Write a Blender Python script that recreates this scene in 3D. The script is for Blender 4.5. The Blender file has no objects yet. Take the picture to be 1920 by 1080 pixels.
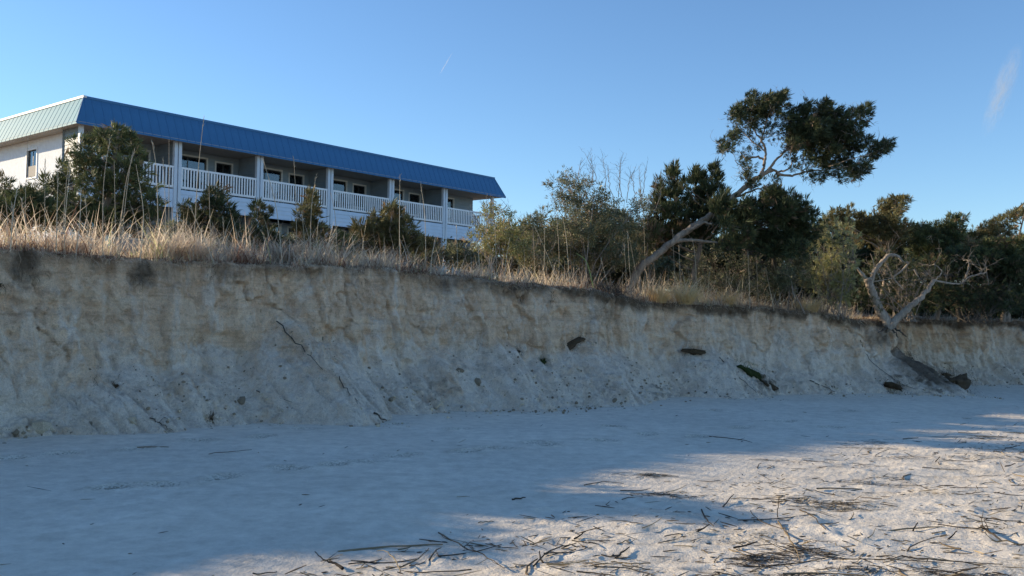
import bpy, math, random
import numpy as np
from mathutils import Vector, Matrix
R = math.radians
random.seed(7)
rng = np.random.default_rng(11)
scene = bpy.context.scene
col = scene.collection

# ------------------------------------------------------------------ camera
F_PX, EYE, PITCH, ROLL = 1738.6, 1.6, math.atan2(60.0, 1738.6), 0.0143
cam_d = bpy.data.cameras.new('camera')
cam = bpy.data.objects.new('camera', cam_d); col.objects.link(cam)
cam_d.sensor_width = 36.0; cam_d.lens = 36.0 * F_PX / 1920.0
cam_d.clip_start = 0.1; cam_d.clip_end = 30000
fw = Vector((0, math.cos(PITCH), math.sin(PITCH)))
rt0 = Vector((1, 0, 0)); up0 = rt0.cross(fw)
rt = rt0 * math.cos(ROLL) + up0 * math.sin(ROLL)
up = up0 * math.cos(ROLL) - rt0 * math.sin(ROLL)
cam.matrix_world = Matrix(((rt.x, up.x, -fw.x, 0), (rt.y, up.y, -fw.y, 0), (rt.z, up.z, -fw.z, EYE), (0, 0, 0, 1)))
scene.camera = cam

# ------------------------------------------------------------------ sky, sun, exposure
SUN_AZ, SUN_EL = R(288), R(16.8)          # azimuth clockwise from +Y
sun_v = Vector((math.sin(SUN_AZ) * math.cos(SUN_EL), math.cos(SUN_AZ) * math.cos(SUN_EL), math.sin(SUN_EL)))
w = bpy.data.worlds.new('World'); scene.world = w; w.use_nodes = True
nt = w.node_tree; nt.nodes.clear()
sky = nt.nodes.new('ShaderNodeTexSky'); sky.sky_type = 'NISHITA'; sky.sun_disc = False
sky.sun_elevation = SUN_EL; sky.sun_rotation = SUN_AZ
sky.altitude = 0; sky.air_density = 1.0; sky.dust_density = 0.0; sky.ozone_density = 4.6
bg = nt.nodes.new('ShaderNodeBackground'); bg.inputs['Strength'].default_value = 0.14
wo = nt.nodes.new('ShaderNodeOutputWorld')
nt.links.new(sky.outputs[0], bg.inputs[0]); nt.links.new(bg.outputs[0], wo.inputs[0])
sl = bpy.data.lights.new('sun', 'SUN'); sl.energy = 5.0; sl.angle = R(0.53); sl.color = (1.0, 0.82, 0.58)
so = bpy.data.objects.new('sun', sl); col.objects.link(so)
so.rotation_euler = (-sun_v).to_track_quat('-Z', 'Y').to_euler(); so.location = (-40, 30, 40)
scene.view_settings.view_transform = 'Standard'; scene.view_settings.look = 'None'
scene.view_settings.exposure = 0.56; scene.view_settings.gamma = 1.0
scene.view_settings.use_curve_mapping = False
scene.render.engine = 'CYCLES'
scene.cycles.max_bounces = 6; scene.cycles.diffuse_bounces = 4; scene.cycles.transparent_max_bounces = 8

# ------------------------------------------------------------------ noise
_p = np.random.default_rng(3).permutation(256); _p = np.concatenate([_p, _p, _p])
_g = np.random.default_rng(4).normal(size=(256, 3)); _g /= np.linalg.norm(_g, axis=1)[:, None]
def pn(x, y, z=0.0):
    x, y, z = np.broadcast_arrays(np.asarray(x, float), np.asarray(y, float), np.asarray(z, float))
    xi = np.floor(x).astype(int); yi = np.floor(y).astype(int); zi = np.floor(z).astype(int)
    xf, yf, zf = x - xi, y - yi, z - zi
    fd = lambda t: t * t * t * (t * (t * 6 - 15) + 10)
    u, v, q = fd(xf), fd(yf), fd(zf); r = 0.0
    for a in (0, 1):
        for b in (0, 1):
            for c in (0, 1):
                h = _p[_p[_p[(xi + a) & 255] + ((yi + b) & 255)] + ((zi + c) & 255)]
                g = _g[h]
                d = g[..., 0] * (xf - a) + g[..., 1] * (yf - b) + g[..., 2] * (zf - c)
                r = r + d * (u if a else 1 - u) * (v if b else 1 - v) * (q if c else 1 - q)
    return r * 1.6
def fbm(x, y, z=0.0, o=4, gain=0.5):
    r, a, f = 0.0, 1.0, 1.0
    for i in range(o):
        r = r + a * pn(np.asarray(x) * f + 17.3 * i, np.asarray(y) * f + 5.1 * i, np.asarray(z) * f + 9.7 * i); a *= gain; f *= 2.03
    return r
def ss(a, b, x):
    t = np.clip((x - a) / (b - a), 0, 1); return t * t * (3 - 2 * t)

def worley(x, y):
    """distance to the nearest and second nearest cell point, and a random value per cell"""
    xi, yi = np.floor(x).astype(int), np.floor(y).astype(int)
    f1 = np.full(x.shape, 9.0); f2 = f1.copy(); cid = np.zeros(x.shape)
    for a in (-1, 0, 1):
        for b in (-1, 0, 1):
            h = _p[_p[(xi + a) & 255] + ((yi + b) & 255)]
            px, py = xi + a + (_p[h] / 255.0), yi + b + (_p[h + 37] / 255.0)
            d = np.hypot(x - px, y - py); nearer = d < f1
            f2 = np.where(nearer, f1, np.minimum(f2, d)); cid = np.where(nearer, _p[h + 91] / 255.0, cid); f1 = np.where(nearer, d, f1)
    return f1, f2, cid

# ------------------------------------------------------------------ mesh helpers
def mesh_np(name, V, F, smooth=False, **attrs):
    me = bpy.data.meshes.new(name)
    V = np.ascontiguousarray(V, dtype=np.float32); F = np.ascontiguousarray(F, dtype=np.int32)
    m, k = F.shape
    me.vertices.add(len(V)); me.vertices.foreach_set('co', V.ravel())
    me.loops.add(m * k); me.loops.foreach_set('vertex_index', F.ravel())
    me.polygons.add(m); me.polygons.foreach_set('loop_start', np.arange(0, m * k, k, dtype=np.int32))
    me.polygons.foreach_set('use_smooth', np.full(m, smooth))
    for n, a in attrs.items():
        at_ = me.attributes.new(n, 'FLOAT', 'POINT'); at_.data.foreach_set('value', np.ascontiguousarray(a, dtype=np.float32))
    me.update(calc_edges=True)
    return me
class MB:
    """collects quads; build() links them as one mesh object"""
    def __init__(s): s.V = []; s.F = []; s.T = []; s.n = 0
    def add(s, V, F, t=None):
        V = np.asarray(V, float); s.V.append(V); s.F.append(np.asarray(F, int) + s.n); s.n += len(V)
        s.T.append(np.full(len(V), 0.5) if t is None else np.broadcast_to(np.asarray(t, float), (len(V),)))
    def box(s, x0, x1, y0, y1, z0, z1, t=None):
        V = [(x, y, z) for z in (z0, z1) for y in (y0, y1) for x in (x0, x1)]
        s.add(V, [(0, 2, 3, 1), (4, 5, 7, 6), (0, 1, 5, 4), (2, 6, 7, 3), (0, 4, 6, 2), (1, 3, 7, 5)], t)
    def tube(s, P, r, n=6, t=None):
        P = np.asarray(P, float); k = len(P); r = np.broadcast_to(np.asarray(r, float), (k,))
        T = np.gradient(P, axis=0); T /= np.linalg.norm(T, axis=1)[:, None] + 1e-9
        ref = np.array([0.31, 0.17, 0.93]) if abs(T[0, 2]) < 0.9 else np.array([0.95, 0.2, 0.1])
        A = np.cross(T, ref); A /= np.linalg.norm(A, axis=1)[:, None] + 1e-9
        B = np.cross(T, A)
        an = np.linspace(0, 2 * np.pi, n, endpoint=False)
        V = (P[:, None] + r[:, None, None] * (np.cos(an)[None, :, None] * A[:, None] + np.sin(an)[None, :, None] * B[:, None])).reshape(-1, 3)
        i = np.arange(k - 1)[:, None] * n; j = np.arange(n)[None]; j2 = (j + 1) % n
        F = np.stack(np.broadcast_arrays(i + j, i + j2, i + n + j2, i + n + j), -1).reshape(-1, 4)
        s.add(V, F, t)
    def build(s, name, mat, parent=None, smooth=False):
        me = mesh_np(name, np.concatenate(s.V), np.concatenate(s.F), smooth, tint=np.concatenate(s.T))
        return obj(name, me, mat, parent)
def obj(name, me, mat=None, parent=None):
    o = bpy.data.objects.new(name, me); col.objects.link(o)
    if mat is not None and not me.materials: me.materials.append(mat)
    if parent is not None: o.parent = parent
    return o
def tag(o, label=None, cat=None, group=None, kind=None):
    if label: o['label'] = label
    if cat: o['category'] = cat
    if group: o['group'] = group
    if kind: o['kind'] = kind
    return o
def empty(name, loc=(0, 0, 0), rz=0.0):
    o = bpy.data.objects.new(name, None); col.objects.link(o); o.location = loc; o.rotation_euler = (0, 0, rz)
    o.empty_display_size = 0.2
    return o

# point seen at photograph pixel (px, py) at a distance Y metres in front of the camera
def at(px, py, Y):
    u, v = px - 960.0, py - 540.0
    c, s_ = math.cos(ROLL), math.sin(ROLL)
    u0, v0 = c * u + s_ * v, -s_ * u + c * v
    d = rt0 * (u0 / F_PX) - up0 * (v0 / F_PX) + fw
    return np.array([0, 0, EYE]) + np.array(d) * (Y / d.y)
def ground_at(px, py, z=0.0):
    d = at(px, py, 1.0) - np.array([0, 0, EYE]); t = (z - EYE) / d[2]
    return np.array([0, 0, EYE]) + d * t
def m_per_px(Y): return Y / F_PX

# ------------------------------------------------------------------ materials
def mat(name):
    m = bpy.data.materials.new(name); m.use_nodes = True; n = m.node_tree; n.nodes.clear()
    o = n.nodes.new('ShaderNodeOutputMaterial'); b = n.nodes.new('ShaderNodeBsdfPrincipled')
    n.links.new(b.outputs[0], o.inputs[0]); b.inputs['Roughness'].default_value = 0.8
    b.inputs['Specular IOR Level'].default_value = 0.25
    return m, n, b, o
def nd(n, t, **kw):
    x = n.nodes.new(t)
    for k, v in kw.items():
        if k.startswith('i_'): x.inputs[k[2:].replace('_', ' ')].default_value = v
        else: setattr(x, k, v)
    return x
def noise(n, vec, scale, detail=4, rough=0.55, dist=0.0):
    x = nd(n, 'ShaderNodeTexNoise'); x.inputs['Scale'].default_value = scale; x.inputs['Detail'].default_value = detail
    x.inputs['Roughness'].default_value = rough; x.inputs['Distortion'].default_value = dist
    if vec is not None: n.links.new(vec, x.inputs['Vector'])
    return x.outputs['Fac']
def ramp(n, fac, stops):
    x = nd(n, 'ShaderNodeValToRGB'); e = x.color_ramp.elements
    while len(e) < len(stops): e.new(0.5)
    for k, (p, c) in zip(e, stops): k.position = p; k.color = (*c, 1) if len(c) == 3 else c
    n.links.new(fac, x.inputs[0]); return x.outputs[0]
def mixc(n, fac, a, b, mode='MIX'):
    x = nd(n, 'ShaderNodeMix', data_type='RGBA', blend_type=mode)
    for i, v in ((0, fac), (6, a), (7, b)):
        if isinstance(v, (int, float)): x.inputs[i].default_value = v
        elif isinstance(v, tuple): x.inputs[i].default_value = (*v, 1) if len(v) == 3 else v
        else: n.links.new(v, x.inputs[i])
    return x.outputs[2]
def math_(n, op, a, b=0.0):
    x = nd(n, 'ShaderNodeMath', operation=op)
    for i, v in enumerate((a, b)):
        if isinstance(v, (int, float)): x.inputs[i].default_value = v
        else: n.links.new(v, x.inputs[i])
    return x.outputs[0]
def coords(n, which='Object', scale=(1, 1, 1)):
    t = nd(n, 'ShaderNodeTexCoord'); m = nd(n, 'ShaderNodeMapping'); m.inputs['Scale'].default_value = scale
    n.links.new(t.outputs[which], m.inputs[0]); return m.outputs[0]
def geo_pos(n, scale=(1, 1, 1)):
    t = nd(n, 'ShaderNodeNewGeometry'); m = nd(n, 'ShaderNodeMapping'); m.inputs['Scale'].default_value = scale
    n.links.new(t.outputs['Position'], m.inputs[0]); return m.outputs[0]
def attr(n, name):
    a = nd(n, 'ShaderNodeAttribute'); a.attribute_name = name; return a.outputs['Fac']
def bump(n, b, h, strength=0.5, dist=0.02, prev=None):
    x = nd(n, 'ShaderNodeBump'); x.inputs['Strength'].default_value = strength; x.inputs['Distance'].default_value = dist
    n.links.new(h, x.inputs['Height'])
    if prev is not None: n.links.new(prev, x.inputs['Normal'])
    n.links.new(x.outputs[0], b.inputs['Normal']); return x.outputs[0]

def simple(name, c, rough=0.6, var=0.15, scale=6.0, spec=0.3, metal=0.0, bmp=0.0):
    m, n, b, o = mat(name); v = coords(n)
    f = noise(n, v, scale, 5)
    lo = tuple(x * (1 - var) for x in c); hi = tuple(min(1, x * (1 + var)) for x in c)
    n.links.new(ramp(n, f, [(0.3, lo), (0.7, hi)]), b.inputs['Base Color'])
    b.inputs['Roughness'].default_value = rough; b.inputs['Specular IOR Level'].default_value = spec; b.inputs['Metallic'].default_value = metal
    if bmp: bump(n, b, noise(n, v, scale * 6, 4), bmp, 0.01)
    return m
def foliage(name, stops, transl=0.25, rough=0.6, spec=0.2):
    m, n, b, o = mat(name)
    c = ramp(n, attr(n, 'tint'), stops)
    n.links.new(c, b.inputs['Base Color']); b.inputs['Roughness'].default_value = rough; b.inputs['Specular IOR Level'].default_value = spec
    t = nd(n, 'ShaderNodeBsdfTranslucent'); n.links.new(c, t.inputs[0])
    x = nd(n, 'ShaderNodeMixShader'); x.inputs[0].default_value = transl
    n.links.new(b.outputs[0], x.inputs[1]); n.links.new(t.outputs[0], x.inputs[2]); n.links.new(x.outputs[0], o.inputs[0])
    return m
def sand_mat():
    m, n, b, o = mat('beach_sand'); v = geo_pos(n)
    c1 = ramp(n, noise(n, v, 0.5, 5, 0.6), [(0.3, (0.73, 0.655, 0.54)), (0.7, (0.85, 0.77, 0.64))])
    c2 = ramp(n, noise(n, v, 5, 6, 0.7), [(0.32, (0.80, 0.79, 0.78)), (0.65, (1.06, 1.06, 1.06))])
    c = mixc(n, 1.0, c1, c2, 'MULTIPLY')
    g = ramp(n, noise(n, v, 320, 2, 0.7), [(0.3, (0.86, 0.86, 0.86)), (0.7, (1.1, 1.1, 1.1))])
    c = mixc(n, 1.0, c, g, 'MULTIPLY')
    dk = ramp(n, attr(n, 'litter'), [(0.0, (0, 0, 0)), (1.0, (1, 1, 1))])
    sp = ramp(n, noise(n, v, 34, 5, 0.75), [(0.46, (0, 0, 0)), (0.57, (1, 1, 1))])
    c = mixc(n, math_(n, 'MULTIPLY', math_(n, 'MULTIPLY', dk, sp), 0.9), c, (0.15, 0.12, 0.07))
    n.links.new(c, b.inputs['Base Color']); b.inputs['Roughness'].default_value = 0.95; b.inputs['Specular IOR Level'].default_value = 0.1
    wv = nd(n, 'ShaderNodeTexWave'); wv.inputs['Scale'].default_value = 3.1; wv.inputs['Distortion'].default_value = 5.0; wv.inputs['Detail'].default_value = 3; wv.inputs['Detail Scale'].default_value = 1.6
    mp = nd(n, 'ShaderNodeMapping'); mp.inputs['Rotation'].default_value = (0, 0, 0.52); n.links.new(v, mp.inputs[0]); n.links.new(mp.outputs[0], wv.inputs['Vector'])
    p0 = bump(n, b, wv.outputs['Fac'], 0.10, 0.02)
    p = bump(n, b, noise(n, v, 30, 6, 0.65), 0.7, 0.02, p0)
    bump(n, b, noise(n, v, 8, 4, 0.6), 0.3, 0.04, p)
    return m
def bluff_mat():
    m, n, b, o = mat('bluff_sand'); v = geo_pos(n); vs = geo_pos(n, (0.35, 0.35, 5.0)); vv = geo_pos(n, (2.2, 2.2, 0.35))
    pale = ramp(n, noise(n, v, 2.5, 6, 0.65), [(0.3, (0.80, 0.66, 0.52)), (0.7, (0.93, 0.82, 0.69))])
    tan = ramp(n, noise(n, geo_pos(n, (0.7, 0.7, 2.2)), 1.6, 7, 0.65, 1.2), [(0.2, (0.56, 0.37, 0.235)), (0.5, (0.86, 0.635, 0.44)), (0.8, (0.95, 0.775, 0.57))])
    tm = math_(n, 'ADD', attr(n, 'tan'), math_(n, 'MULTIPLY', math_(n, 'SUBTRACT', noise(n, v, 1.3, 8, 0.7, 1.0), 0.5), 3.2))
    tm = ramp(n, tm, [(0.25, (0, 0, 0)), (0.75, (1, 1, 1))])
    c = mixc(n, tm, pale, tan)
    # vertical wash streaks of paler sand
    st = ramp(n, noise(n, vv, 1.7, 5, 0.6, 0.8), [(0.52, (0, 0, 0)), (0.72, (1, 1, 1))])
    c = mixc(n, math_(n, 'MULTIPLY', st, 0.7), c, (0.93, 0.85, 0.74))
    # dark soil and root stains
    sm = math_(n, 'ADD', attr(n, 'soil'), math_(n, 'MULTIPLY', math_(n, 'SUBTRACT', noise(n, v, 3.0, 6, 0.7, 0.8), 0.5), 1.1))
    sm = ramp(n, sm, [(0.40, (0, 0, 0)), (0.95, (1, 1, 1))])
    c = mixc(n, math_(n, 'MULTIPLY', sm, 0.88), c, ramp(n, noise(n, v, 9, 4), [(0.3, (0.075, 0.058, 0.042)), (0.7, (0.16, 0.125, 0.09))]))
    # specks: roots, shell and dark grit
    sp = ramp(n, noise(n, v, 26, 5, 0.8), [(0.60, (0, 0, 0)), (0.68, (1, 1, 1))])
    c = mixc(n, math_(n, 'MULTIPLY', sp, 0.6), c, (0.14, 0.115, 0.085))
    g = ramp(n, noise(n, v, 60, 4, 0.75), [(0.25, (0.66, 0.65, 0.64)), (0.75, (1.22, 1.22, 1.22))])
    c = mixc(n, 1.0, c, g, 'MULTIPLY')
    mott = ramp(n, noise(n, v, 7, 7, 0.72, 0.6), [(0.30, (0.70, 0.67, 0.63)), (0.46, (1.0, 1.0, 1.0)), (0.7, (1.16, 1.15, 1.13))])
    c = mixc(n, 1.0, c, mott, 'MULTIPLY')
    strata = ramp(n, noise(n, geo_pos(n, (0.5, 0.5, 14.0)), 1.5, 5, 0.65, 0.4), [(0.36, (0.72, 0.69, 0.65)), (0.46, (1, 1, 1))])
    c = mixc(n, math_(n, 'MULTIPLY', tm, 0.4), c, mixc(n, 1.0, c, strata, 'MULTIPLY'))
    lit = ramp(n, attr(n, 'top'), [(0.2, (0, 0, 0)), (0.8, (1, 1, 1))])
    c = mixc(n, lit, c, ramp(n, noise(n, v, 6, 5), [(0.35, (0.24, 0.17, 0.11)), (0.7, (0.46, 0.35, 0.23))]))
    n.links.new(c, b.inputs['Base Color']); b.inputs['Roughness'].default_value = 0.95; b.inputs['Specular IOR Level'].default_value = 0.08
    p = bump(n, b, noise(n, v, 22, 7, 0.7), 1.0, 0.05)
    p = bump(n, b, noise(n, vs, 5, 5, 0.6), 0.35, 0.03, p)
    bump(n, b, noise(n, v, 7, 6, 0.65), 0.9, 0.10, p)
    return m
def bark(name, a, c2, scale=10):
    m, n, b, o = mat(name); v = coords(n)
    vv = geo_pos(n, (1, 1, 0.4))
    c = ramp(n, noise(n, vv, scale, 6, 0.7, 0.4), [(0.3, a), (0.7, c2)])
    n.links.new(c, b.inputs['Base Color']); b.inputs['Roughness'].default_value = 0.9
    bump(n, b, noise(n, vv, scale * 2.5, 5, 0.7), 0.8, 0.02)
    return m
M = {}
M['sand'] = sand_mat(); M['bluff'] = bluff_mat()
M['cedar'] = foliage('cedar_green', [(0.0, (0.058, 0.074, 0.037)), (0.55, (0.113, 0.136, 0.059)), (0.9, (0.207, 0.216, 0.081)), (1.0, (0.288, 0.207, 0.116))], 0.2)
M['cedar_dark'] = foliage('cedar_dark_green', [(0.0, (0.037, 0.049, 0.026)), (0.6, (0.070, 0.089, 0.041)), (0.92, (0.116, 0.124, 0.052)), (1.0, (0.199, 0.141, 0.093))], 0.18)
M['cedar_bronze'] = foliage('cedar_bronze_green', [(0.0, (0.082, 0.076, 0.037)), (0.5, (0.150, 0.143, 0.062)), (0.85, (0.220, 0.193, 0.081)), (1.0, (0.312, 0.202, 0.103))], 0.2)
M['myrtle'] = foliage('wax_myrtle_leaf', [(0.0, (0.086, 0.100, 0.056)), (0.5, (0.169, 0.182, 0.097)), (0.8, (0.279, 0.269, 0.139)), (1.0, (0.422, 0.307, 0.216))], 0.3, 0.45, 0.4)
M['yellow_leaf'] = foliage('yellow_green_leaf', [(0.0, (0.137, 0.155, 0.053)), (0.5, (0.276, 0.268, 0.100)), (0.85, (0.406, 0.358, 0.165)), (1.0, (0.488, 0.342, 0.218))], 0.35, 0.5, 0.35)
M['feather'] = foliage('pale_feathery_leaf', [(0.0, (0.20, 0.20, 0.075)), (0.5, (0.36, 0.35, 0.15)), (1.0, (0.52, 0.48, 0.26))], 0.4, 0.6)
M['grass'] = foliage('dry_grass', [(0.0, (0.22, 0.11, 0.07)), (0.2, (0.42, 0.285, 0.20)), (0.5, (0.72, 0.60, 0.455)), (0.8, (0.86, 0.76, 0.61)), (0.92, (0.82, 0.73, 0.52)), (1.0, (0.38, 0.42, 0.13))], 0.6, 0.7)
M['grass_gold'] = foliage('golden_grass', [(0.0, (0.46, 0.30, 0.16)), (0.5, (0.80, 0.62, 0.33)), (1.0, (0.90, 0.76, 0.46))], 0.6, 0.7)
M['stalk'] = foliage('dry_reed', [(0.0, (0.390, 0.312, 0.215)), (1.0, (0.611, 0.520, 0.377))], 0.05, 0.7)
M['green_stalk'] = foliage('green_reed', [(0.0, (0.22, 0.30, 0.09)), (1.0, (0.35, 0.42, 0.15))], 0.1, 0.6)
M['twig'] = foliage('grey_twig', [(0.0, (0.130, 0.111, 0.091)), (1.0, (0.312, 0.267, 0.221))], 0.0, 0.85)
M['dark_twig'] = foliage('dark_twig', [(0.0, (0.05, 0.042, 0.034)), (1.0, (0.13, 0.11, 0.088))], 0.0, 0.85)
M['bark'] = bark('cedar_bark', (0.15, 0.118, 0.09), (0.44, 0.355, 0.275))
M['deadwood'] = bark('dead_wood', (0.15, 0.12, 0.095), (0.50, 0.42, 0.335), 16)
M['wrack'] = foliage('wrack_reed', [(0.0, (0.045, 0.036, 0.028)), (0.6, (0.13, 0.10, 0.068)), (1.0, (0.34, 0.265, 0.16))], 0.0, 0.85)
M['turf'] = foliage('fallen_turf', [(0.0, (0.06, 0.043, 0.028)), (0.6, (0.14, 0.10, 0.062)), (1.0, (0.27, 0.19, 0.11))], 0.1, 0.9)
M['moss'] = foliage('green_turf', [(0.0, (0.04, 0.06, 0.022)), (1.0, (0.10, 0.13, 0.045))], 0.2, 0.8)


# ================================================================== THE SETTING
# ---- line of the bluff's foot on the beach (plan), left to right
_pts = np.array([(-120, -150), (-60, -62), (-34, -26), (-24, -11.8), (-16, -1.2), (-10, 6.8), (-6.35, 11.4), (-4.67, 13.3), (-2.3, 15.5), (0.41, 17.6), (3.7, 19.6), (6.3, 20.8),
                 (9.3, 22.1), (12, 23.2), (18, 25.6), (40, 34), (90, 53), (200, 95)], float)
def catmull(P, k=60):
    out = []
    for i in range(1, len(P) - 2):
        t = np.linspace(0, 1, k, endpoint=False)[:, None]
        p0, p1, p2, p3 = P[i - 1:i + 3]
        out.append(0.5 * (2 * p1 + (p2 - p0) * t + (2 * p0 - 5 * p1 + 4 * p2 - p3) * t ** 2 + (3 * p1 - p0 - 3 * p2 + p3) * t ** 3))
    return np.concatenate(out)
_c = catmull(_pts); _ds = np.r_[0, np.cumsum(np.linalg.norm(np.diff(_c, axis=0), axis=1))]
_s0 = _ds[np.argmin(np.linalg.norm(_c - np.array([-6.35, 11.4]), axis=1))]
_ds -= _s0                                            # s = 0 at the left edge of the picture
_sg = np.linspace(_ds[0], _ds[-1], 6000)
_bx = np.interp(_sg, _ds, _c[:, 0]); _by = np.interp(_sg, _ds, _c[:, 1])
_k = np.exp(-0.5 * (np.arange(-60, 61) / 22.0) ** 2); _k /= _k.sum()
_pad = lambda a: np.convolve(np.r_[2 * a[0] - a[60:0:-1], a, 2 * a[-1] - a[-2:-62:-1]], _k, 'valid')
_tx, _ty = np.gradient(_pad(_bx)), np.gradient(_pad(_by)); _tl = np.hypot(_tx, _ty); _nx, _ny = -_ty / _tl, _tx / _tl
def base_xy(s): return np.stack([np.interp(s, _sg, _bx), np.interp(s, _sg, _by)], -1)
def inland(s): return np.stack([np.interp(s, _sg, _nx), np.interp(s, _sg, _ny)], -1)
def s_of_px(px):                                       # where the bluff's foot crosses a sight line
    d = (px - 960) / F_PX
    i = np.where((_sg > -3) & (_sg < 40))[0]
    return _sg[i[np.argmin(np.abs(_bx[i] / _by[i] - d))]]
def kn(*pairs):
    a = np.array([(s_of_px(p), v) for p, v in pairs]); return lambda s: np.interp(s, a[:, 0], a[:, 1])
_lipz = kn((0, 2.47), (120, 2.46), (260, 2.42), (400, 2.42), (600, 2.46), (740, 2.50), (900, 2.42), (1000, 2.31), (1150, 2.25), (1250, 2.07), (1400, 2.0), (1490, 1.95), (1600, 1.86), (1650, 1.70), (1720, 1.72), (1800, 1.80), (1920, 1.78))
_tal = kn((0, 0.22), (60, 0.25), (130, 0.3), (200, 0.72), (250, 0.85), (330, 0.7), (430, 0.62), (500, 0.85), (545, 1.28), (610, 1.36), (680, 1.05), (760, 0.72), (830, 0.62), (870, 1.0), (950, 1.02), (1010, 0.9), (1060, 0.78),
          (1090, 0.98), (1140, 1.12), (1200, 0.75), (1290, 0.62), (1330, 0.98), (1380, 0.9), (1450, 0.6), (1520, 0.5), (1620, 0.42), (1690, 0.6), (1735, 1.05), (1790, 1.0), (1830, 0.6), (1920, 0.5))
_stepa, _stepb = s_of_px(1192), s_of_px(1735)
def lip_w(s):                                          # inland offset of the lip from the foot line
    v = 0.95 + 0.16 * fbm(s * 0.45, 3.3, 0, 3) + 0.09 * fbm(s * 2.3, 7.7, 0, 4) + 0.14 * np.clip(fbm(s * 1.1, 17.7, 0, 2) - 0.25, 0, 1)
    v = v - 0.22 * np.exp(-((s - _stepa + 1.1) / 1.0) ** 2) * (s < _stepa) * 1.0 + 0.16 * ss(0, 0.12, s - _stepa) * np.exp(-np.clip(s - _stepa, 0, 9) / 1.6)
    return v + 1.9 * ss(-0.5, 1.5, s - _stepb)         # the bluff steps back behind the forked dead tree
def lip_z(s): return _lipz(s) + 0.045 * fbm(s * 1.6, 1.1, 0, 4)
def up_z(s, d):                                        # upland height d metres behind the lip
    return lip_z(s) + (1 - np.exp(-np.clip(d, 0, 400) / 14)) * (0.68 - 0.25 * ss(10, 16, s)) + 0.06 * fbm(s * 0.5, d * 0.5, 2.0, 3) * ss(0.2, 2, d)
def sw_of(x, y):
    i = np.argmin((_bx - x) ** 2 + (_by - y) ** 2); s = _sg[i]
    return s, (x - _bx[i]) * _nx[i] + (y - _by[i]) * _ny[i]
def upland(x, y):
    s, wd = sw_of(x, y); return float(up_z(np.array(s), np.array(wd - lip_w(np.array(s)))))
def edge_pt(s, d):                                     # point on the upland, d metres behind the lip
    s = np.asarray(s, float); d = np.asarray(d, float)
    xy = base_xy(s) + inland(s) * (lip_w(s) + d)[..., None]
    return np.concatenate([xy, up_z(s, d)[..., None]], -1)

# ---- beach height
_foot = [(120, 853), (255, 843), (372, 830), (492, 823), (566, 806), (668, 800), (745, 795), (860, 806), (215, 914), (304, 910), (414, 897), (540, 882), (628, 873), (684, 868), (755, 856), (876, 848), (928, 842), (1030, 835),
         (1130, 827), (1215, 815), (1335, 772), (1390, 800), (1310, 818), (1470, 790), (1590, 772), (1150, 802), (1000, 832), (1560, 800), (20, 862)]
_foot = [ground_at(x, y) for x, y in _foot]
_scuff = []
_fr = np.random.default_rng(21)
while len(_scuff) < 46:
    x, y = _fr.uniform(-3, 9), _fr.uniform(4.6, 14)
    if (x + 1.84) * 0.71 - (y - 5.7) * 0.70 > 0.1 and abs(x) < y * 0.62: _scuff.append((x, y, _fr.uniform(0, 3.14), _fr.uniform(0.05, 0.14)))
def beach_z(x, y):
    x = np.asarray(x, float); y = np.asarray(y, float)
    near = np.exp(-((x - 1) ** 2 + (y - 11) ** 2) / 900.0)
    z = 0.035 * fbm(x * 0.22, y * 0.22, 0.5, 3) + 0.012 * fbm(x * 0.9, y * 0.9, 4.5, 3)
    warp = 0.35 * fbm(x * 0.8, y * 0.8, 8.0, 3)
    ph = (x * 0.86 + y * 0.5 + warp * 0.6) * 2 * np.pi / 0.105
    rm = ss(-0.15, 0.35, fbm(x * 0.35, y * 0.35, 6.0, 2)) * 0.8 + 0.2
    d = (x + 1.84) * 0.71 - (y - 5.7) * 0.70
    hm = ss(-0.6, 1.2, d)
    z = z + 0.0055 * np.sin(ph) * rm * (1 - 0.8 * hm)
    h = fbm(x * 3.2, y * 3.2, 2.0, 4)
    z = z + hm * (0.016 * np.clip(h - 0.1, -0.1, 1) + 0.005 * fbm(x * 11, y * 11, 1.0, 3) + 0.03 * fbm(x * 0.9 + 3, y * 1.5, 3.0, 2))
    # shallow trodden trough in the shaded sand
    return z * near
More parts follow.
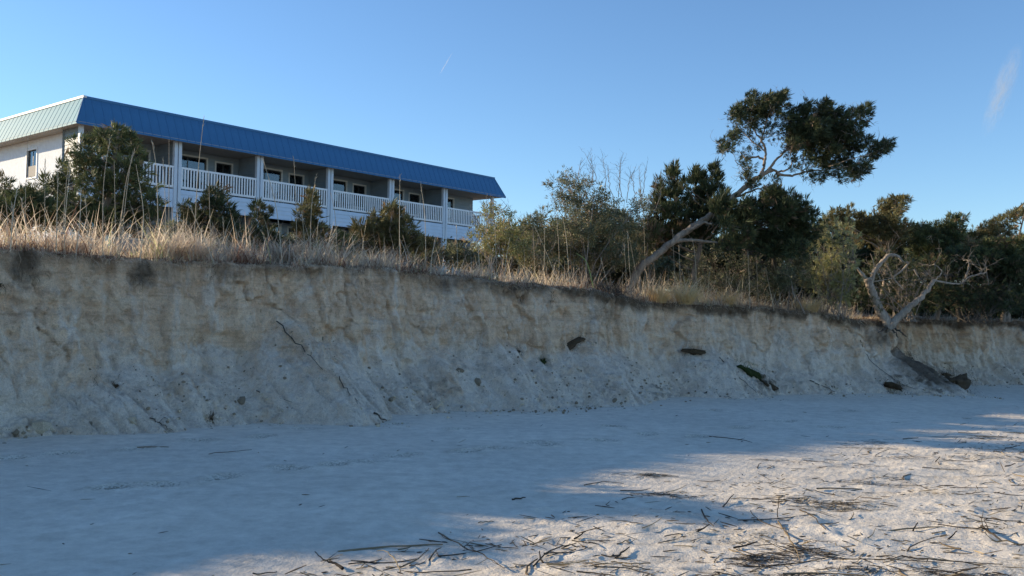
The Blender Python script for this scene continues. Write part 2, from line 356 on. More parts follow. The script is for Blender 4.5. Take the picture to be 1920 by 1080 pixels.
def beach_full(x, y):
    z = beach_z(x, y); lit = np.zeros_like(z)
    for i, f in enumerate(_foot):
        a = 0.5 + 0.7 * math.sin(i * 2.7); ca, sa = math.cos(a), math.sin(a)
        m_ = (np.abs(x - f[0]) < 0.8) & (np.abs(y - f[1]) < 0.8)
        if not m_.any(): continue
        dx, dy = x[m_] - f[0], y[m_] - f[1]
        p, q = (dx * ca + dy * sa) / 0.17, (-dx * sa + dy * ca) / 0.11
        r2 = p * p + q * q + 0.35 * pn(dx * 9 + i, dy * 9, 0.3)
        z[m_] += -0.028 * np.exp(-r2) + 0.014 * np.exp(-(np.sqrt(np.abs(r2)) - 1.45) ** 2 * 6)
        lit[m_] = np.maximum(lit[m_], np.exp(-np.abs(r2) * 0.55))
    for i, (fx, fy, a, r_) in enumerate(_scuff):
        ca, sa = math.cos(a), math.sin(a)
        m_ = (np.abs(x - fx) < 0.5) & (np.abs(y - fy) < 0.5)
        if not m_.any(): continue
        dx, dy = x[m_] - fx, y[m_] - fy
        p, q = (dx * ca + dy * sa) / (r_ * 1.5), (-dx * sa + dy * ca) / r_
        r2 = p * p + q * q
        z[m_] += -0.014 * np.exp(-r2 * 1.2) + 0.012 * np.exp(-(np.sqrt(r2) - 1.3) ** 2 * 5)
    d = (x + 1.84) * 0.71 - (y - 5.7) * 0.70
    lit = np.maximum(lit, 0.55 * ss(0.0, 1.5, d) * ss(0.0, 0.45, fbm(x * 0.9, y * 2.0, 7.0, 3)) * ss(40, 18, np.hypot(x, y)))
    return z, lit
_gx = np.r_[-np.geomspace(1600, 9.6, 34), np.arange(-9.2, 13.6, 0.046), np.geomspace(14.2, 1600, 34)]
_fy = [4.4]
while _fy[-1] < 24: _fy.append(_fy[-1] + 0.019 * (_fy[-1] / 4.4) ** 0.9)
_gy = np.r_[-np.geomspace(1600, 1.0, 26), np.linspace(0, 4.2, 22), np.array(_fy), np.geomspace(25, 2500, 26)]
X, Y = np.meshgrid(_gx, _gy)
Z, LIT = beach_full(X, Y)
Z[np.abs(Z) > 5] = 0
def grid_faces(r, c):
    i = np.arange(r - 1)[:, None] * c + np.arange(c - 1)[None]
    return np.stack([i, i + 1, i + c + 1, i + c], -1).reshape(-1, 4)
me = mesh_np('beach', np.stack([X, Y, Z], -1).reshape(-1, 3), grid_faces(*X.shape), True, litter=LIT.ravel())
tag(obj('beach', me, M['sand']), 'pale sandy beach in front of the eroded bluff', 'beach', kind='structure')

# ---- the eroded bluff and the land above it: one sheet
_us = np.r_[-np.geomspace(190, 3.2, 40), np.arange(-3.0, 29.0, 0.027), np.geomspace(29.3, 200, 40)]
n_f = 118
tF = np.linspace(0, 1, n_f)
inl = np.r_[0.05, 0.11, 0.2, 0.32, 0.5, 0.75, 1.1, 1.6, 2.4, 3.5, 5, 7.5, 11, 16, 24, 36, 55, 90, 160, 320, 700, 1500]
def bluff_arrays(s):
    H, T, lw = lip_z(s), _tal(s), lip_w(s)
    T = np.minimum(np.clip(T * (1 + 0.35 * fbm(s * 1.3, 2.2, 0, 3)) + 0.12 * fbm(s * 2.6, 6.2, 0, 2), 0.12, 9), H * 0.72)
    fb = lw - 0.20 * (H - T); toe = fb - 1.25 * T - 0.35 * np.clip(fbm(s * 0.8, 9.4, 0, 3), 0, 1) - 0.06 * fbm(s * 3.5, 1.4, 0, 2)
    toe = toe - 1.4 * np.exp(-((s - _stepb - 0.7) / 0.9) ** 2)          # slope of slid sand and roots below the forked tree
    W = np.zeros((len(s), n_f)); Zz = np.zeros_like(W)
    kt = np.array([0, 0.08, 0.40, 0.97, 1.0])
    for i in range(len(s)):
        kw = [toe[i] - 0.5, toe[i], fb[i], lw[i] - 0.02, lw[i] + 0.02]; kz = [-0.16, 0.0, T[i], H[i] - 0.05, H[i]]
        W[i] = np.interp(tF, kt, kw); Zz[i] = np.interp(tF, kt, kz)
    ker = np.array([1, 2, 3, 4, 3, 2, 1.]) / 16                          # soften the creases
    for A in (W, Zz):
        P = np.pad(A, ((0, 0), (3, 3)), 'edge'); A[:, 3:-3] = sum(ker[j] * P[:, j:j + n_f] for j in range(7))[:, 3:-3]
    S = np.broadcast_to(s[:, None], W.shape)
    rel = np.clip(Zz / H[:, None], 0, 1); tm = ss(0.42, 0.30, tF)[None] * np.ones_like(W)      # talus mask
    fm = 1 - tm; lipm = ss(0.9, 1.0, rel)
    flute = 0.15 * fbm(S * 0.9 + 0.25 * Zz, Zz * 0.28, 1.0, 2) + 0.085 * fbm(S * 3.1 + 0.5 * Zz, Zz * 0.7, 5.0, 3)
    crack = -0.05 * np.clip(1 - np.abs(fbm(S * 1.7 + 0.35 * fbm(S * 2, Zz * 2), Zz * 0.55, 9.0, 2)) * 7, 0, 1)
    ledge = 0.028 * fbm(S * 8 + 0.6 * Zz, Zz * 0.7, 23.0, 3) + 0.020 * fbm(S * 0.5, Zz * 6.0, 3.0, 3) + 0.03 * fbm(S * 5, Zz * 6, 3.0, 4) + 0.010 * fbm(S * 17, Zz * 17, 6.0, 2)
    wx, wy = 0.5 * fbm(S * 1.5, Zz * 1.5, 4.0, 3), 0.5 * fbm(S * 1.5, Zz * 1.5, 24.0, 3)
    f1, f2, cid = worley(S * 1.8 + 0.7 * wx + 0.3 * Zz, Zz * 0.55 + wy)
    g1, g2, gid = worley(S * 4.6 + 2 * wx, Zz * 3.4 + 2 * wy)
    slab = 0.17 * (cid - 0.5) * ss(0.0, 0.10, f2 - f1) - 0.035 * ss(0.07, 0.0, f2 - f1) + (0.035 * (gid - 0.5) * ss(0, .12, g2 - g1) - 0.012 * ss(0.08, 0, g2 - g1)) * ss(-0.2, 0.25, fbm(S * 0.9, Zz, 31.0, 2))
    hollow = -0.1 * ss(0.18, 0.5, fbm(S * 0.9 + 4, Zz * 1.3, 41.0, 2)) * ss(0.95, 0.8, rel)
    out = fm * (flute + crack + ledge + slab + hollow) * ss(0.10, 0.2, rel)
    lump = 0.07 * fbm(S * 1.6, Zz * 2.2, 6.0, 3) + 0.035 * np.abs(fbm(S * 5, Zz * 7, 2.0, 3)) * ss(-0.2, 0.3, fbm(S * 0.8, Zz, 12.0, 2)) * 2 + 0.012 * fbm(S * 16, Zz * 20, 2.0, 2)
    c1, c2, _i = worley(S * 5.5 + wx, Zz * 8.0 + wy); k1, k2, _j = worley(S * 13 + 3 * wx, Zz * 18 + 3 * wy)
    rubble = ss(-0.12, 0.25, fbm(S * 0.75, Zz * 1.1, 12.0, 3))
    lump = lump + rubble * (0.13 * np.clip(0.55 - c1, 0, 1) + 0.07 * np.clip(0.5 - k1, 0, 1)) + (cid - 0.5) * 0.05
    rill = -0.075 * np.clip(1 - np.abs(fbm(S * 2.4 + 0.9 * Zz, Zz * 0.3, 19.0, 2)) * 5, 0, 1)
    edge = ss(0.06, 0.14, tF)[None]
    out = out + tm * (lump + rill) * edge
    out = out + lipm * (0.05 * fbm(S * 4.5, 0.3, 2.0, 3) + 0.05)
    W2 = W - out * (1 - 0.45 * tm); Z2 = Zz + out * 0.7 * tm
    # attributes
    pj = (np.interp(S.ravel(), _sg, _bx) / np.interp(S.ravel(), _sg, _by)).reshape(S.shape) * F_PX + 960     # along the picture, for patches of soil colour
    tanm = 0.15 + 0.75 * ss(0.30, 0.6, rel) - 0.35 * ss(900, 1500, pj) * ss(0.85, 0.5, rel) + 0.3 * ss(700, 100, pj) * ss(0.08, 0.3, rel) - 0.2 * tm
    soil = 1.05 * ss(0.82, 0.98, rel - 0.09 * fbm(S * 1.6, 0.5, 3.0, 3)) * (0.45 + 0.35 * ss(700, 1300, pj)) + 0.18 * ss(0.5, 0.8, rel)
    for (cx, rz, wx, hz, amp) in ((105, 0.93, 45, 0.16, 1.1), (320, 0.92, 35, 0.14, 1.0), (1180, 0.86, 60, 0.3, 0.7), (1030, 0.95, 40, 0.12, 0.6), (730, 0.9, 80, 0.12, 0.5), (1500, 0.88, 60, 0.2, 0.5),
                                  (1755, 0.35, 60, 0.30, 1.35), (1700, 0.75, 35, 0.2, 0.9), (1830, 0.25, 70, 0.22, 0.9), (1450, 0.12, 50, 0.1, 0.6), (250, 0.3, 40, 0.06, 0.55), (780, 0.16, 60, 0.08, 0.5), (930, 0.28, 50, 0.1, 0.5), (1220, 0.1, 70, 0.1, 0.5)):
        soil = np.maximum(soil, amp * np.exp(-((pj - cx) / wx) ** 2 - ((rel - rz) / hz) ** 2))
    crk = np.clip(fm * (ss(0.06, 0.0, f2 - f1) * 0.55 + ss(0.05, 0.0, g2 - g1) * 0.3 * ss(-0.1, 0.3, fbm(S * 0.9, Zz, 31.0, 2))), 0, 1) * ss(0.1, 0.25, rel)
    tanm = tanm + 0.5 * (cid - 0.5) * fm + 0.35 * rubble * tm + 0.25 * (gid - .5) * fm
    soil = np.maximum(soil, 0.42 * crk + 0.0 * soil) + 0.38 * tm * rubble * ss(0.5, 0.25, c1)
    return W2, Z2, tanm, soil
W2, Z2, tanm, soil = bluff_arrays(_us)
bxy, nin = base_xy(_us), inland(_us)
P1 = np.concatenate([bxy[:, None] + nin[:, None] * W2[..., None], Z2[..., None]], -1)
lw = lip_w(_us)
wI = np.broadcast_to(inl[None], (len(_us), len(inl)))
zI = up_z(_us[:, None] * np.ones((1, len(inl))), wI) + 0.02
_turf = 0.05 * fbm(_us[:, None] * 3.0, wI * 3.0, 1.0, 3)
zI = zI + _turf * (wI < 6)
P2 = np.concatenate([bxy[:, None] + nin[:, None] * (lw[:, None] + wI)[..., None], zI[..., None]], -1)
PA = np.concatenate([P1, P2], 1)
top = np.concatenate([np.zeros(W2.shape), np.ones(wI.shape)], 1); top[:, n_f - 1:n_f] = 0.3
me = mesh_np('bluff', PA.reshape(-1, 3), grid_faces(*PA.shape[:2])[:, ::-1], True,
             tan=np.concatenate([tanm, np.zeros(wI.shape)], 1).ravel(), soil=np.concatenate([soil, np.zeros(wI.shape)], 1).ravel(), top=top.ravel())
tag(obj('bluff', me, M['bluff']), 'eroded sand bluff with dark soil along its top edge', 'bluff', kind='structure')
_blW, _blZ = W2, Z2
def face_pt(px, rel):                                  # a point on the bluff face below picture column px, rel = 0 foot .. 1 lip
    s = s_of_px(px); i = int(np.argmin(np.abs(_us - s))); H = _blZ[i, -1]
    j = int(np.argmin(np.abs(_blZ[i] - rel * H) + (np.arange(n_f) < 9) * 1.0))
    return P1[i, j].copy(), nin[i]

# ================================================================== THE HOTEL BUILDING
M['roof_blue'] = simple('blue_roof_metal', (0.042, 0.158, 0.325), 0.6, 0.10, 1.2, 0.4)
M['roof_glare_tint'] = simple('glare_tinted_roof_metal', (0.045, 0.25, 0.34), 0.62, 0.10, 1.2, 0.35)  # same blue paint, with sun and sky glare put into its colour
M['roof_cap'] = simple('pale_roof_flashing', (0.62, 0.63, 0.62), 0.5, 0.06)
M['white_paint'] = simple('white_paint', (0.86, 0.87, 0.88), 0.55, 0.05, 3)
M['post_paint'] = simple('grey_white_post_paint', (0.62, 0.69, 0.76), 0.55, 0.05, 3)
M['skirt_paint'] = simple('pale_blue_siding', (0.60, 0.70, 0.82), 0.6, 0.06, 2)
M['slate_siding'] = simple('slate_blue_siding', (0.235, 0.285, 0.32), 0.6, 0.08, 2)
M['end_wall'] = simple('white_painted_wall', (0.81, 0.85, 0.90), 0.8, 0.06, 5, 0.2, 0, 0.5)
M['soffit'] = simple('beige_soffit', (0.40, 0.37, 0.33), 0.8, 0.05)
M['trim'] = simple('door_trim', (0.60, 0.58, 0.54), 0.6, 0.05)
M['dark_frame'] = simple('dark_bronze_frame', (0.035, 0.032, 0.03), 0.4, 0.1)
M['interior'] = simple('dark_interior', (0.03, 0.027, 0.025), 0.9, 0.2)
M['curtain'] = simple('pale_curtain', (0.42, 0.45, 0.44), 0.9, 0.1, 9)
M['pipe'] = simple('grey_downpipe', (0.10, 0.105, 0.11), 0.5, 0.1)
M['black_metal'] = simple('black_metal', (0.02, 0.02, 0.022), 0.5, 0.1)
M['teal_paint'] = simple('turquoise_paint', (0.16, 0.36, 0.39), 0.6, 0.1)
M['decking'] = simple('weathered_deck', (0.25, 0.23, 0.2), 0.8, 0.15)
def glass_mat():
    m, n, b, o = mat('window_glass')
    b.inputs['Base Color'].default_value = (0.9, 0.95, 0.95, 1); b.inputs['Roughness'].default_value = 0.02
    g = nd(n, 'ShaderNodeBsdfGlossy'); g.inputs['Roughness'].default_value = 0.03; g.inputs['Color'].default_value = (0.9, 0.95, 1, 1)
    t = nd(n, 'ShaderNodeBsdfTransparent'); t.inputs[0].default_value = (0.75, 0.8, 0.8, 1)
    fz = nd(n, 'ShaderNodeFresnel'); fz.inputs[0].default_value = 1.9
    x = nd(n, 'ShaderNodeMixShader'); n.links.new(fz.outputs[0], x.inputs[0]); n.links.new(t.outputs[0], x.inputs[1]); n.links.new(g.outputs[0], x.inputs[2])
    n.links.new(x.outputs[0], o.inputs[0]); return m
M['glass'] = glass_mat()

AZ, BAY = 0.681, 4.269
bld = empty('hotel_building', (-14.739, 40.394, 0), math.pi / 2 - AZ)       # local x along the balcony front, local y away from the sea
tag(bld, 'white hotel building with blue metal mansard roof and railed balconies', 'building')
zRT, zRB, zSK, zEV, zTOP = 8.106, 7.156, 6.29, 9.19, 10.367
X0, X1 = -BAY, 5 * BAY; DB = 1.6; OV, INS = 0.45, 0.528; XE0, XE1 = -4.684, 22.119; YB = 15.0
zF1 = 7.03; zF0 = 4.30; zG = 2.6

def siding(mb, a, b, z0, z1, nrm, exp=0.165, th=0.022):
    """lap boards between plan points a and b, facing nrm"""
    a, b, nrm = np.array(a, float), np.array(b, float), np.array(nrm, float)
    z = z1
    while z > z0 + 0.02:
        zb = max(z0, z - exp)
        V = [(*a, z), (*b, z), (*(b + nrm * th), zb), (*(a + nrm * th), zb), (*b, zb), (*a, zb)]
        mb.add(V, [(0, 1, 2, 3), (3, 2, 4, 5)]); z = zb
def part(name, m, mb, parent=bld): return mb.build(name, M[m], parent)

# core: floor slabs, inner walls, roof deck
b = MB(); b.box(X0 + 0.22, X1 - 0.22, 0.052, YB - 0.22, zF1 - 0.22, zF1 - 0.1); part('balcony_floor', 'decking', b)
b = MB(); b.box(X0 + 0.22, X1 - 0.22, 0.052, YB - 0.22, zF0 - 0.22, zF0 - 0.1); part('ground_floor', 'decking', b)
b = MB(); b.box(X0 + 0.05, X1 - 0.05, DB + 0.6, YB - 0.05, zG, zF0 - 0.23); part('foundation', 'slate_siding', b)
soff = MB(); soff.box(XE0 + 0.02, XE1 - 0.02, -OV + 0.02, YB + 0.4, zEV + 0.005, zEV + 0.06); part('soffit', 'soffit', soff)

# roof: deck, panels, flashing
roof = empty('roof'); roof.parent = bld
b = MB(); b.box(XE0 + INS + 0.03, XE1 - INS - 0.03, -OV + INS + 0.03, YB + 0.4 - INS, zEV + 0.1, zTOP - 0.03); part('roof_deck', 'roof_blue', b, roof)
sl_len = math.hypot(INS, zTOP - zEV)
PW = 0.406
def pan_mesh(w0, w1, t0, t1, nx_=0):
    """one standing-seam sheet: bottom edge from w0 to w1, top edge from t0 to t1, in the plane x / slope"""
    mb = MB()
    sx = np.array([0, INS / sl_len, (zTOP - zEV) / sl_len]); nn = np.array([0, -(zTOP - zEV) / sl_len, INS / sl_len])
    def P(x, v, h): return np.array([x, 0, 0]) + sx * v + nn * h
    B, T = 0.0, sl_len
    prof = [(0.0, 0.0), (0.0, 0.009), (0.026, 0.009), (0.034, 0.0), (1.0, 0.0)]
    lo = [P(w0 + (p if p < 0.5 else (w1 - w0) * p), B, h) for p, h in prof]
    hi = [P(t0 + (p * (t1 - t0) / max(w1 - w0, 1e-3) if p < 0.5 else (t1 - t0) * p), T, h) for p, h in prof]
    k = len(prof); mb.add(lo + hi, [(i, i + 1, k + i + 1, k + i) for i in range(k - 1)])
    lo2 = [p - np.array([0, 0, 0.05]) + np.array([0, 0.0, 0]) for p in lo]
    mb.add(lo + lo2, [(i + 1, i, k + i, k + i + 1) for i in range(k - 1)])
    return mesh_np('roof_panel', np.concatenate(mb.V), np.concatenate(mb.F))
def panel_run(length, place, mkey='roof_blue'):
    n = int(round((length - 2 * 2 * PW) / PW)); pw = (length - 4 * PW) / n; shared = None
    for i in range(-2, n + 2):
        a = 2 * PW + i * pw if i >= 0 else (i + 2) * PW
        if i >= n: a = length - 2 * PW + (i - n) * PW
        e = a + (pw if 0 <= i < n else PW)
        ta, te = min(max(a, INS), length - INS), min(max(e, INS), length - INS)
        if abs(te - ta) < 0.004: te = ta + 0.004
        if 0 <= i < n and abs(ta - a) < 1e-6 and abs(te - e) < 1e-6:
            if shared is None: shared = pan_mesh(0, pw, 0, pw)
            me_, off = shared, a
        else: me_, off = pan_mesh(a, e, ta, te), 0.0
        o = obj('roof_panel', me_, M[mkey], roof); place(o, off)
def front(o, off): o.location = (XE0 + off, -OV, zEV)
panel_run(XE1 - XE0, front)
def leftend(o, off): o.location = (XE0, YB + 0.4 - off, zEV); o.rotation_euler = (0, 0, -math.pi / 2)
panel_run(YB + 0.4 + OV, leftend, 'roof_glare_tint')
b = MB(); b.add([(XE1, -OV, zEV), (XE1, YB + .4, zEV), (XE1 - INS, YB + .4 - INS, zTOP), (XE1 - INS, -OV + INS, zTOP)], [(0, 1, 2, 3)])
b.add([(XE1, YB + .4, zEV), (XE0, YB + .4, zEV), (XE0 + INS, YB + .4 - INS, zTOP), (XE1 - INS, YB + .4 - INS, zTOP)], [(0, 1, 2, 3)])
part('plain_roof_sheet', 'roof_blue', b, roof)
b = MB(); x0_, x1_, y0_ = XE0 + INS - 0.04, XE1 - INS + 0.04, -OV + INS - 0.04
b.box(x0_, x1_, y0_, y0_ + 0.14, zTOP - 0.05, zTOP + 0.05); part('front_flashing', 'roof_blue', b, roof)
b = MB(); b.box(x0_ - 0.012, x0_ + 0.13, y0_ - 0.01, YB, zTOP - 0.03, zTOP + 0.062); part('end_flashing', 'roof_cap', b, roof)
b = MB(); hip = np.array([(XE0, -OV, zEV), (XE0 + INS, -OV + INS, zTOP)]); b.tube(hip, 0.03, 6); part('hip_cap', 'roof_blue', b, roof)
b = MB(); hip = np.array([(XE1, -OV, zEV), (XE1 - INS, -OV + INS, zTOP)]); b.tube(hip, 0.03, 6); part('hip_cap', 'roof_blue', b, roof)

# end wall (left, sunlit) with window
ex = X0 + 0.3
ew = MB(); WY0, WY1, WZ0, WZ1 = 4.55, 5.5, 7.55, 8.75
for (ya, yb, za, zb) in ((DB, WY0, zG, zEV), (WY1, YB, zG, zEV), (WY0, WY1, zG, WZ0), (WY0, WY1, WZ1, zEV)): ew.box(ex, ex + 0.2, ya, yb, za, zb)
part('end_wall', 'end_wall', ew)
def window(name, x, y0, y1, z0, z1, axis, split=0.5, curt=None, framecol='trim', low=False):
    """window in a wall facing -x (axis 'x') or -y (axis 'y'); returns the part"""
    def bx(mb, a0, a1, d0, d1, c0, c1):
        if axis == 'x': mb.box(x + d0, x + d1, a0, a1, c0, c1)
        else: mb.box(a0, a1, x + d0, x + d1, c0, c1)
    f = MB(); t = 0.075
    bx(f, y0 - t, y1 + t, -0.03, 0.05, z1, z1 + t); bx(f, y0 - t, y0, -0.03, 0.05, z0, z1); bx(f, y1, y1 + t, -0.03, 0.05, z0, z1); bx(f, y0 - t, y1 + t, -0.04, 0.05, z0 - t, z0)
    W_ = f.build(name, M[framecol], bld)
    s_ = MB(); e = 0.04; mid = y0 + (y1 - y0) * split
    bx(s_, y0, y1, 0.052, 0.082, z1 - e, z1); bx(s_, y0, y1, 0.052, 0.082, z0, z0 + e); bx(s_, y0, y0 + e, 0.052, 0.082, z0 + e, z1 - e); bx(s_, y1 - e, y1, 0.052, 0.082, z0 + e, z1 - e); bx(s_, mid - e / 2, mid + e / 2, 0.052, 0.082, z0 + e, z1 - e)
    s_.build('sash', M['dark_frame'], W_)
    for a0, a1 in ((y0 + e, mid - e / 2), (mid + e / 2, y1 - e)):
        g = MB(); bx(g, a0, a1, 0.062, 0.07, z0 + e, z1 - e); g.build('pane', M['glass'], W_)
    r_ = MB(); bx(r_, y0 - 0.02, y1 + 0.02, 0.32, 0.35, z0 - 0.02, z1 + 0.02); r_.build('dark_room', M['interior'], W_)
    if curt is not None:
        c0, c1 = y0 + (y1 - y0) * curt[0], y0 + (y1 - y0) * curt[1]; k = 40
        xs = np.linspace(c0, c1, k); dd = 0.19 + 0.02 * np.sin(np.linspace(0, 46 * (c1 - c0), k))
        V = [((x + d, a, z) if axis == 'x' else (a, x + d, z)) for z in (z0, z1) for a, d in zip(xs, dd)]
        cm = MB(); cm.add(V, [(i, i + 1, k + i + 1, k + i) for i in range(k - 1)]); cm.build('curtain', M['curtain'], W_)
    if low:
        l = MB(); bx(l, y0 + e, y1 - e, 0.02, 0.05, z0 + e, z0 + (z1 - z0) * 0.42); l.build('screen', M['soffit'], W_)
    return W_
window('window', ex, WY0, WY1, WZ0, WZ1, 'x', 0.5, None, 'white_paint', True)
b = MB(); b.tube([(ex - 0.06, DB + 0.02, zEV), (ex - 0.06, DB + 0.02, zG)], 0.055, 8); part('downpipe', 'pipe', b)
b = MB(); b.box(ex - 0.02, ex + 0.1, DB - 0.16, DB - 0.003, zG, zEV); part('corner_trim', 'white_paint', b)

# storeys: back wall, doors, windows, partitions, posts, railings
for lvl, (zf, zt) in enumerate(((zF1 - 0.1, zEV), (zF0 - 0.1, zSK + 0.05))):
    for i in range(6):
        xa, xb = X0 + i * BAY, X0 + (i + 1) * BAY
        D0, D1, DZ = xa + 0.5, xa + 2.46, zf + 2.0
        N0, N1, NZ0, NZ1 = xa + 2.98, xa + 3.83, zf + 0.75, zf + 1.92
        if i == 5: N0 = N1 = xb
        wl = MB()
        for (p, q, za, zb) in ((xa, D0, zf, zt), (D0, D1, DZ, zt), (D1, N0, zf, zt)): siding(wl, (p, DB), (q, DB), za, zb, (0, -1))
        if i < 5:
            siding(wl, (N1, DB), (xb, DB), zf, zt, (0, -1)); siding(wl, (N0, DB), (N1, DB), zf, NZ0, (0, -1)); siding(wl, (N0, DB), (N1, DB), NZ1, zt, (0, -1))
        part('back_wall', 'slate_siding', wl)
        cu = [(0.3, 0.62), (0.55, 0.95), (0.62, 0.80), (0.06, 0.85), None, (0.7, 0.95)][i]
        window('sliding_door', DB, D0, D1, zf + 0.05, DZ, 'y', 0.52, cu)
        if i < 5: window('window', DB, N0, N1, NZ0, NZ1, 'y', 0.5, [None, (0.52, 1.0), (0.45, 0.85), (0.02, 0.98), None][i])
        if i < 5:
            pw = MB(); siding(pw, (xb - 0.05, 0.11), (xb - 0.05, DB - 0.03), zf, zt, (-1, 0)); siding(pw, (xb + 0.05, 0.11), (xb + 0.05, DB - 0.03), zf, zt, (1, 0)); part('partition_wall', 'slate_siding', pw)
# left bay's open end: short screen wall set back
b = MB(); siding(b, (X0 + 0.05, DB - 0.17), (X0 + 0.05, 0.35), zF1, zEV, (-1, 0)); part('side_screen', 'slate_siding', b)
for i in range(7):
    x = X0 + i * BAY
    for dx in ((-0.1, 0.1) if 0 < i < 6 else (0.0,)):
        p = MB(); p.box(x + dx - 0.075, x + dx + 0.075, -0.08, 0.09, zG, zEV); part('post', 'post_paint', p)
for i in range(6):
    xa, xb = X0 + i * BAY + 0.178, X0 + (i + 1) * BAY - 0.178
    if i == 0: xa -= 0.09
    if i == 5: xb += 0.09
    sk = MB(); siding(sk, (xa, -0.03), (xb, -0.03), zSK, zRB - 0.06, (0, -1), 0.19); sk.box(xa, xb, -0.028, 0.05, zSK, zRB - 0.062); part('balcony_skirt', 'skirt_paint', sk)
    for (zt_, zb_) in ((zRT, zRB),):
        rl = empty('railing'); rl.parent = bld
        r1 = MB(); r1.box(xa, xb, -0.055, 0.05, zt_ - 0.085, zt_); r1.build('top_rail', M['white_paint'], rl)
        r2 = MB(); r2.box(xa, xb, -0.035, 0.03, zb_ + 0.0, zb_ + 0.1); r2.build('bottom_rail', M['white_paint'], rl)
        n = 27; bm = MB(); bm.box(-0.034, 0.034, -0.05, -0.036, zb_ + 0.02, zt_ - 0.087)
        bme = mesh_np('baluster', np.concatenate(bm.V), np.concatenate(bm.F))
        for k in range(n):
            o = obj('baluster', bme, M['white_paint'], rl); o.location = (xa + 0.05 + (xb - xa - 0.1) * k / (n - 1), 0, 0)
# railing returning along the open right end
rl = empty('railing'); rl.parent = bld
r1 = MB(); r1.box(X1 - 0.05, X1 + 0.05, 0.1, DB, zRT - 0.085, zRT); r1.build('top_rail', M['white_paint'], rl)
r1 = MB(); r1.box(X1 - 0.03, X1 + 0.03, 0.1, DB, zRB, zRB + 0.1); r1.build('bottom_rail', M['white_paint'], rl)
bm = MB(); bm.box(-0.007, 0.007, -0.034, 0.034, zRB + 0.02, zRT - 0.087); bme = mesh_np('baluster', np.concatenate(bm.V), np.concatenate(bm.F))
for k in range(10): o = obj('baluster', bme, M['white_paint'], rl); o.location = (X1 + 0.04, 0.16 + k * 0.15, 0)
# right end wall and rear
b = MB(); b.box(X1 - 0.2, X1, DB, YB, zG, zEV); part('far_end_wall', 'end_wall', b)
b = MB(); b.box(X0 + 0.2, X1 - 0.2, YB - 0.2, YB, zG, zEV); part('rear_wall', 'end_wall', b)
b = MB(); b.box(X0 + BAY + 1.2, X0 + BAY + 2.05, 0.6, 0.66, zF0 - 0.09, zF0 + 1.15); part('turquoise_screen', 'teal_paint', b)
# balcony furniture: chairs, lamp, table
def chair(bay, x, y, rz, kind, label):
    c = empty('patio_chair', (0, 0, 0)); M3 = bld.matrix_basis if False else Matrix.Translation(bld.location) @ Matrix.Rotation(math.pi / 2 - AZ, 4, 'Z')
    c.matrix_world = M3 @ Matrix.Translation((X0 + bay * BAY + x, y, zF1 - 0.1)) @ Matrix.Rotation(rz, 4, 'Z')
    s_ = MB(); s_.box(-0.26, 0.26, -0.26, 0.26, 0.40, 0.43); s_.build('seat', M[kind], c)
    bk = MB()
    for k in range(5): bk.box(-0.24 + k * 0.1, -0.16 + k * 0.1, 0.26, 0.285, 0.45, 1.22)
    bk.box(-0.26, 0.26, 0.286, 0.31, 1.12, 1.18); bk.box(-0.26, 0.26, 0.286, 0.31, 0.5, 0.56); bk.build('backrest', M[kind], c)
    for sx in (-1, 1):
        for sy in (-1, 1):
            l = MB(); l.box(sx * 0.24 - 0.025, sx * 0.24 + 0.025, sy * 0.23 - 0.025, sy * 0.23 + 0.025, 0.0, 0.399); l.build('leg', M[kind], c)
        a = MB(); a.box(sx * 0.27 - 0.035, sx * 0.27 + 0.035, -0.28, 0.255, 0.64, 0.665); a.build('armrest', M[kind], c)
    tag(c, label, 'chair', 'chairs on the hotel balconies')
chair(1, 1.35, 0.8, 2.6, 'black_metal', 'dark patio chair on the balcony nearest the big cedar, behind the white railing')
chair(2, 1.6, 0.75, 0.4, 'white_paint', 'white slatted patio chair with its back above the third balcony railing')
chair(2, 3.0, 0.7, -0.5, 'black_metal', 'dark patio chair behind the third balcony railing beside the partition')
chair(3, 1.7, 0.8, 0.2, 'black_metal', 'dark patio chair on the balcony with closed pale curtains')
chair(4, 1.2, 0.8, 0.3, 'black_metal', 'dark patio chair behind the fifth balcony railing')
chair(5, 1.5, 0.8, 0.3, 'white_paint', 'white patio chair on the last balcony at the far end')
lt = empty('balcony_heater'); lt.matrix_world = Matrix.Translation(bld.location) @ Matrix.Rotation(math.pi / 2 - AZ, 4, 'Z') @ Matrix.Translation((X0 + 3 * BAY + 0.55, 0.45, zF1 - 0.1))
b = MB(); b.tube([(0, 0, 0), (0, 0, 1.9)], 0.03, 8); b.build('pole', M['black_metal'], lt)
b = MB(); b.tube([(0, 0, 0), (0, 0, 0.06), (0, 0, 0.07)], [0.2, 0.2, 0.03], 14); b.build('base', M['black_metal'], lt)
b = MB(); b.tube([(0, 0, 1.05), (0, 0, 1.1), (0, 0, 1.2), (0, 0, 1.21)], [0.03, 0.2, 0.17, 0.02], 14); b.build('tray', M['black_metal'], lt)
tag(lt, 'black pole stand with a round tray behind the fourth balcony railing', 'stand')

